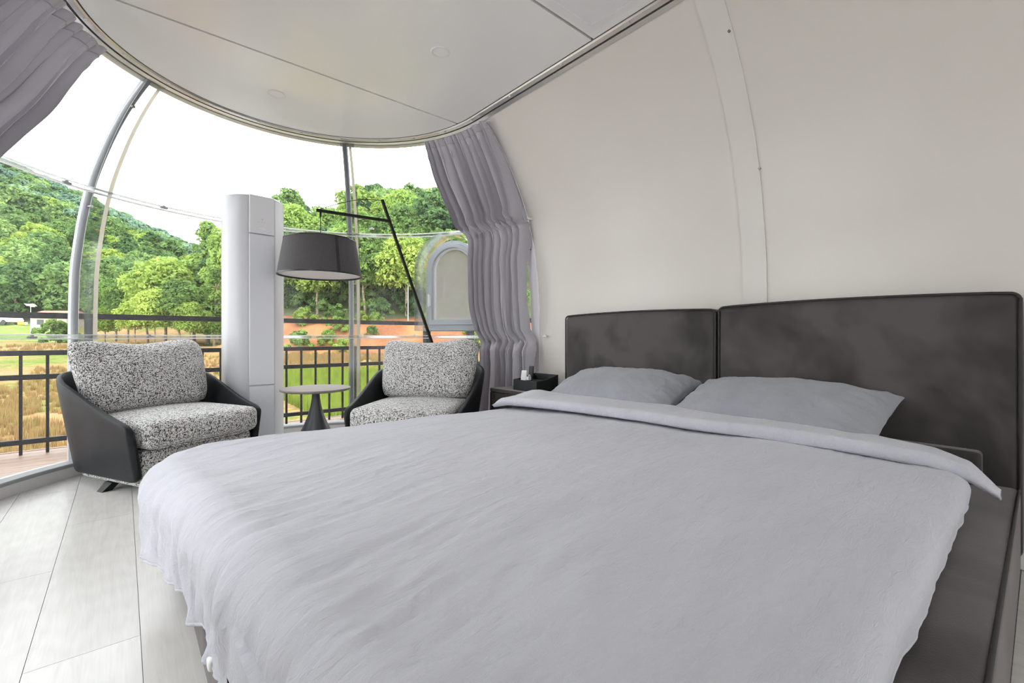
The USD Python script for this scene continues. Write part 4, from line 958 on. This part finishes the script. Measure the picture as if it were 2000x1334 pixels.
scatter('dry_grass', [blades(22, .30, .014, 5), blades(22, .24, .014, 6)], [M['dry'], M['dry']], pts, r.random(len(pts)) * 6.28, .6 + .6 * r.random(len(pts)), r.integers(0, 2, len(pts)), 'tufts of dry yellow grass beyond the green rice plot', 'grass')

# ------------------------------------------------------------------ trees
def leaf_cards(blobs, n, size, seed, droop=.3):
    rr = np.random.default_rng(seed); w = np.array([b[3] ** 2 for b in blobs]); w = w / w.sum(); bi = rr.choice(len(blobs), n, p=w)
    B = np.array(blobs)[bi]; d = rr.normal(size=(n, 3)); d /= np.linalg.norm(d, axis=1, keepdims=True); d[:, 2] = np.where(d[:, 2] < -.35, -d[:, 2], d[:, 2])
    rad_ = B[:, 3] * (.62 + .42 * rr.random(n) ** .6); C = B[:, :3] + d * rad_[:, None] * [1, 1, .82]
    nrm = d + rr.normal(size=(n, 3)) * .65 + [0, 0, .35]; nrm /= np.linalg.norm(nrm, axis=1, keepdims=True)
    t = np.cross(nrm, rr.normal(size=(n, 3))); t /= np.linalg.norm(t, axis=1, keepdims=True); b = np.cross(nrm, t)
    s = size * (.6 + .8 * rr.random(n))[:, None]
    V = np.stack([C - t * s, C - b * s * .55 - nrm * s * .2, C + t * s, C + b * s * .55 - nrm * s * .2], 1).reshape(-1, 3); i = np.arange(n)[:, None] * 4
    return trimesh.Trimesh(V, np.vstack([i + [0, 1, 2], i + [0, 2, 3]]), process=False)
def blob_tree(h, cw, seed, nb=16, low=.28, cone=False):
    rr = np.random.default_rng(seed); out = []
    for k in range(nb):
        t = (k + .5) / nb; z = h * (low + (1 - low) * t * .93)
        wid = cw / 2 * ((1 - t) * .9 + .12 if cone else math.sqrt(max(0.02, 1 - (2 * t - .85) ** 2 / 1.4)))
        a_ = k * 2.4 + rr.random(); q = rr.random() ** .5 * (.75 if h > 4 else 1.0)
        out.append((math.cos(a_) * wid * q, math.sin(a_) * wid * q, z, (max(.12 * cw, wid * (.42 + .2 * rr.random())) if h > 4 else cw * (.10 + .09 * rr.random()))))
    return out
def trunk_mesh(h, rad_, seed, top=.75):
    rr = np.random.default_rng(seed); z = np.linspace(-.4, h * top, 10); x = np.cumsum(rr.normal(size=10)) * h * .006; y = np.cumsum(rr.normal(size=10)) * h * .006
    ms_ = [tube(np.stack([x, y, z], 1), np.linspace(rad_, rad_ * .35, 10), 7)]
    for k in range(5):
        i = 4 + k % 5; a_ = rr.random() * 6.28; p0 = np.array([x[i], y[i], z[i]]); p1 = p0 + np.array([math.cos(a_), math.sin(a_), .9]) * h * .17
        ms_.append(tube([p0, (p0 + p1) / 2 + [0, 0, h * .01], p1], [rad_ * .45, rad_ * .3, rad_ * .15], 5))
    return cat_(*ms_)
KINDS = {   # height, crown width, cards, card size, material, crown start, cone
    'broad_mid': (10, 7.0, 7000, .24, 'leaf_mid', .38, False), 'broad_bright': (9, 6.5, 6500, .22, 'leaf_bright', .36, False), 'broad_dark': (10, 6.5, 6500, .25, 'leaf_dark', .36, False),
    'tall_slim': (12.6, 6.0, 6000, .20, 'leaf_mid', .16, True), 'bush': (2.6, 3.4, 2600, .15, 'leaf_mid', .05, False), 'bush_dark': (2.5, 3.6, 2400, .16, 'leaf_dark', .05, False), 'bush_bright': (2.4, 3.4, 2400, .15, 'leaf_bright', .05, False),
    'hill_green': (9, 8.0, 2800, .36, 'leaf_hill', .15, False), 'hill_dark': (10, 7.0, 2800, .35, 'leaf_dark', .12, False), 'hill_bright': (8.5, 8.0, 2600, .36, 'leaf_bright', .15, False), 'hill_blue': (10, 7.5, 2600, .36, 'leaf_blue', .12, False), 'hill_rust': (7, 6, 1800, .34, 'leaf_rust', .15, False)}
_first = {}
def tree(kind, name, loc, scale, rz, label, group, cat='tree'):
    if kind in _first: return copy_of(_first[kind], name, label, cat, loc, rz, group, scale)
    h, cw, n, sz, mt, low, cone = KINDS[kind]; sd = 100 + 7 * len(_first)
    t = thing(name, label, cat, loc, rz, group, scale=scale)
    put('foliage', leaf_cards(blob_tree(h, cw, sd, 30 if n > 3000 else 18, low, cone), n, sz, sd), M[mt], t, False)
    put('trunk', trunk_mesh(h, h * .017, sd), M['bark'], t)
    _first[kind] = t; return t
r = np.random.default_rng(29)
LAB = {'broad_mid': 'mid-green leafy tree', 'broad_bright': 'yellow-green leafy tree', 'broad_dark': 'dark green leafy tree', 'tall_slim': 'tall slim tree', 'hill_green': 'green round-crowned tree', 'hill_dark': 'dark green round-crowned tree',
       'hill_bright': 'yellow-green round-crowned tree', 'hill_blue': 'haze-tinted round-crowned tree', 'hill_rust': 'rusty brown round-crowned tree', 'bush': 'mid-green bush', 'bush_dark': 'dark green bush', 'bush_bright': 'yellow-green bush'}
def many(kinds, wts, n, us, Ds, sc, where, group, name='tree', cat='tree', ok=None, gap=2.8):
    done = []; guard = 0
    while len(done) < n and guard < 20000:
        guard += 1; u, D = us[0] + (us[1] - us[0]) * r.random(), Ds[0] + (Ds[1] - Ds[0]) * r.random()
        if ok and not ok(u, D): continue
        p = spot(u, D)
        if any((p[0] - q[0]) ** 2 + (p[1] - q[1]) ** 2 < (q[2] + sc[0] * gap) ** 2 for q in done): continue
        done.append((p[0], p[1], sc[0] * gap)); k = kinds[int(r.choice(len(kinds), p=wts))]
        tree(k, name, p - [0, 0, .1], sc[0] + (sc[1] - sc[0]) * r.random(), r.random() * 360, f'{LAB[k]} {where}', f'{LAB[k]}s {where}'.replace('bushs', 'bushes'), cat)
# the slope right of the column, above the orange bank
many(['broad_mid', 'broad_bright', 'broad_dark'], [.45, .2, .35], 24, (540, 985), (40, 46), (.55, .8), 'at the front of the slope above the orange bank', '')
many(['broad_mid', 'broad_bright', 'broad_dark'], [.4, .35, .25], 30, (540, 1000), (47, 66), (.75, 1.0), 'in the middle of the slope above the orange bank', '', ok=lambda u, D: u > 690 or D < 54)
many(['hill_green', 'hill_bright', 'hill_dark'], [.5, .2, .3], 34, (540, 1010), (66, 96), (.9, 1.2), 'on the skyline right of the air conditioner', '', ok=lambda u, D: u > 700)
many(['bush', 'bush_bright'], [.6, .4], 14, (550, 985), (34.5, 39.5), (.30, .65), 'on the orange bank', '', 'bush', 'bush', gap=2.2)
many(['bush_dark', 'bush'], [.7, .3], 40, (540, 1000), (40, 50), (.5, 1.0), 'in the undergrowth between the trunks on the slope', '', 'bush', 'bush', gap=2.0)
# left of the column: a stand of slim trees and bright crowns before the hill
for k, (u, D, sc, kd) in enumerate(((404, 46, 1.02, 'tall_slim'), (430, 44, .92, 'tall_slim'), (380, 50, .80, 'tall_slim'), (452, 47, .9, 'broad_dark'), (418, 42, .62, 'tall_slim'), (325, 44, .92, 'broad_bright'), (290, 47, .75, 'broad_bright'), (350, 41, .60, 'broad_mid'), (300, 40, .55, 'broad_bright'), (250, 46, .62, 'broad_mid'), (265, 41, .45, 'broad_bright'), (228, 50, .70, 'broad_mid'), (205, 47, .42, 'broad_bright'), (370, 40, .45, 'broad_bright'), (480, 45, .8, 'broad_mid'), (520, 46, .8, 'broad_dark'))):
    p = spot(u, D); w = 'in the stand just left of the air conditioner column'
    tree(kd, 'tree', p - [0, 0, .1], sc, k * 77, f'{LAB[kd]} {w}', f'{LAB[kd]}s {w}')
p = spot(108, 42); tree('bush', 'bush', p - [0, 0, .1], .85, 20, 'round dark bush by the field, left of the grey dome rib', None, 'bush')
p = spot(128, 43); tree('bush', 'bush', p - [0, 0, .1], .7, 70, 'smaller bush touching the grey dome rib', None, 'bush')
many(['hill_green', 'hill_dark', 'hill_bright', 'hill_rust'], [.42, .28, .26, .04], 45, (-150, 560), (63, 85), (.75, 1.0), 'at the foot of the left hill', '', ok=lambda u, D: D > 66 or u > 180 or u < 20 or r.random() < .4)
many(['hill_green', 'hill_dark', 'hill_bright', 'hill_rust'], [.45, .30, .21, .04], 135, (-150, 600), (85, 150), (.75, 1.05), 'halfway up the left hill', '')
# the rest of the forest, up to the ridge
parts_ = []
pts, idx = [], []
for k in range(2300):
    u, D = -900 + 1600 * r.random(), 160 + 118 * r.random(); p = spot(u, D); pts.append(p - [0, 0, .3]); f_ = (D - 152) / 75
    idx.append(int(r.choice(4, p=[.40 * (1 - f_ * .5), .28, .32 - .28 * min(1, f_) , 1 - .40 * (1 - f_ * .5) - .28 - (.32 - .28 * min(1, f_))]) if f_ < 1 else r.choice(4, p=[.15, .2, .05, .6])))  # haze-tinted crowns grow commoner with distance, so the haze sits in leaf colour
parts_.append((pts, idx)); pts, idx = [], []
for k in range(500):
    u, D = 700 + 600 * r.random(), 103 + 37 * r.random(); p = spot(u, D); pts.append(p - [0, 0, .3]); idx.append(int(r.choice(4, p=[.4, .3, .1, .2])))
pr_, mt_ = [], []
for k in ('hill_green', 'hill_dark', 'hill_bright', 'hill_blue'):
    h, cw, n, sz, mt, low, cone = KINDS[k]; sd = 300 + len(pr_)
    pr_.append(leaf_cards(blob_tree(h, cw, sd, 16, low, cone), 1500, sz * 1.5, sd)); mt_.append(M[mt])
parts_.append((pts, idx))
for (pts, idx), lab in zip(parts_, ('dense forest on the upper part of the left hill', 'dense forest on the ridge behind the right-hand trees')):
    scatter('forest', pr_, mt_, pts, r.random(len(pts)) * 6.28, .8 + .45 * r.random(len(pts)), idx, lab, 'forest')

# ------------------------------------------------------------------ small things far off
def solar_lamp(u, D, h, label):
    p = spot(u, D); l = thing('street_lamp', label, 'street lamp', p, 30)
    put('pole', lathe([(0, -.3), (.05, -.3), (.035, h), (0, h)], 10), M['white_plastic'], l)
    b = box(-.45, .45, -.30, .30, -.02, .02); b.apply_transform(trimesh.transformations.rotation_matrix(.45, [1, 0, 0])); b.apply_translation([0, 0, h + .12])
    put('solar_panel', b, M['frame_grey'], l); put('lamp_head', rbox(-.12, .12, -.6, -.05, h - .12, h - .06, .02, 2), M['white_plastic'], l)
solar_lamp(60, 52, 3.6, 'white solar street lamp standing behind the far grass verge at left')
solar_lamp(797, 39, 3.1, 'white solar street lamp on the orange bank behind the lamp pole')
p = spot(0, 60); cr = thing('car', 'white car parked on the road across the field', 'car', p + [0, 0, .05], math.degrees(math.atan2(RGT[1], RGT[0])))
body = Polygon([(-2.2, .35), (-2.2, .75), (-1.9, .88), (-1.1, .95), (-.5, 1.42), (.8, 1.46), (1.6, .98), (2.1, .9), (2.25, .6), (2.2, .35)])
def ext(pg, y0, y1):
    m_ = trimesh.creation.extrude_polygon(pg, y1 - y0, engine='earcut'); v = m_.vertices.copy(); m_.vertices = np.stack([v[:, 0], y0 + v[:, 2], v[:, 1]], 1); m_.invert(); return m_
put('body', ext(body, -.85, .85), M['car_white'], cr)
put('window', ext(Polygon([(-.95, .97), (-.45, 1.36), (.15, 1.39), (.15, .97)]), -.87, -.851), M['car_glass'], cr); put('window', ext(Polygon([(.22, .97), (.22, 1.39), (.75, 1.39), (1.35, .99)]), -.87, -.851), M['car_glass'], cr)
for x in (-1.35, 1.4):
    for y in (-.8, .8): put('wheel', disc([x, y, .32], .32, (0, 1, 0), .2, 18), M['black_plastic'], cr)
p = spot(45, 60); sp = thing('barrier', 'yellow and white barrier beside the white car', 'barrier', p, -40, scale=.55)
put('panel', rbox(-1.2, .6, -.2, .2, .1, .8, .1, 3), M['yellow'], sp); put('end', rbox(.6, 1.0, -.2, .2, .1, .8, .1, 3), M['white_plastic'], sp)
p = spot(118, 58); hs = thing('house', 'small red-roofed house half hidden by bushes across the field', 'house', p, -40)
put('wall', box(-2.2, 2.2, -1.5, 1.5, -.3, 1.5), M['house_wall'], hs)
put('roof', trimesh.convex.convex_hull([(-2.6, -1.9, 1.5), (2.6, -1.9, 1.5), (-2.6, 1.9, 1.5), (2.6, 1.9, 1.5), (-2.3, 0, 2.3), (2.3, 0, 2.3)]), M['red_roof'], hs)
put('window', box(-1.4, -.6, -1.53, -1.501, .5, 1.1), M['car_glass'], hs); put('door', box(.3, 1.0, -1.53, -1.501, -.2, 1.2), M['bark'], hs)
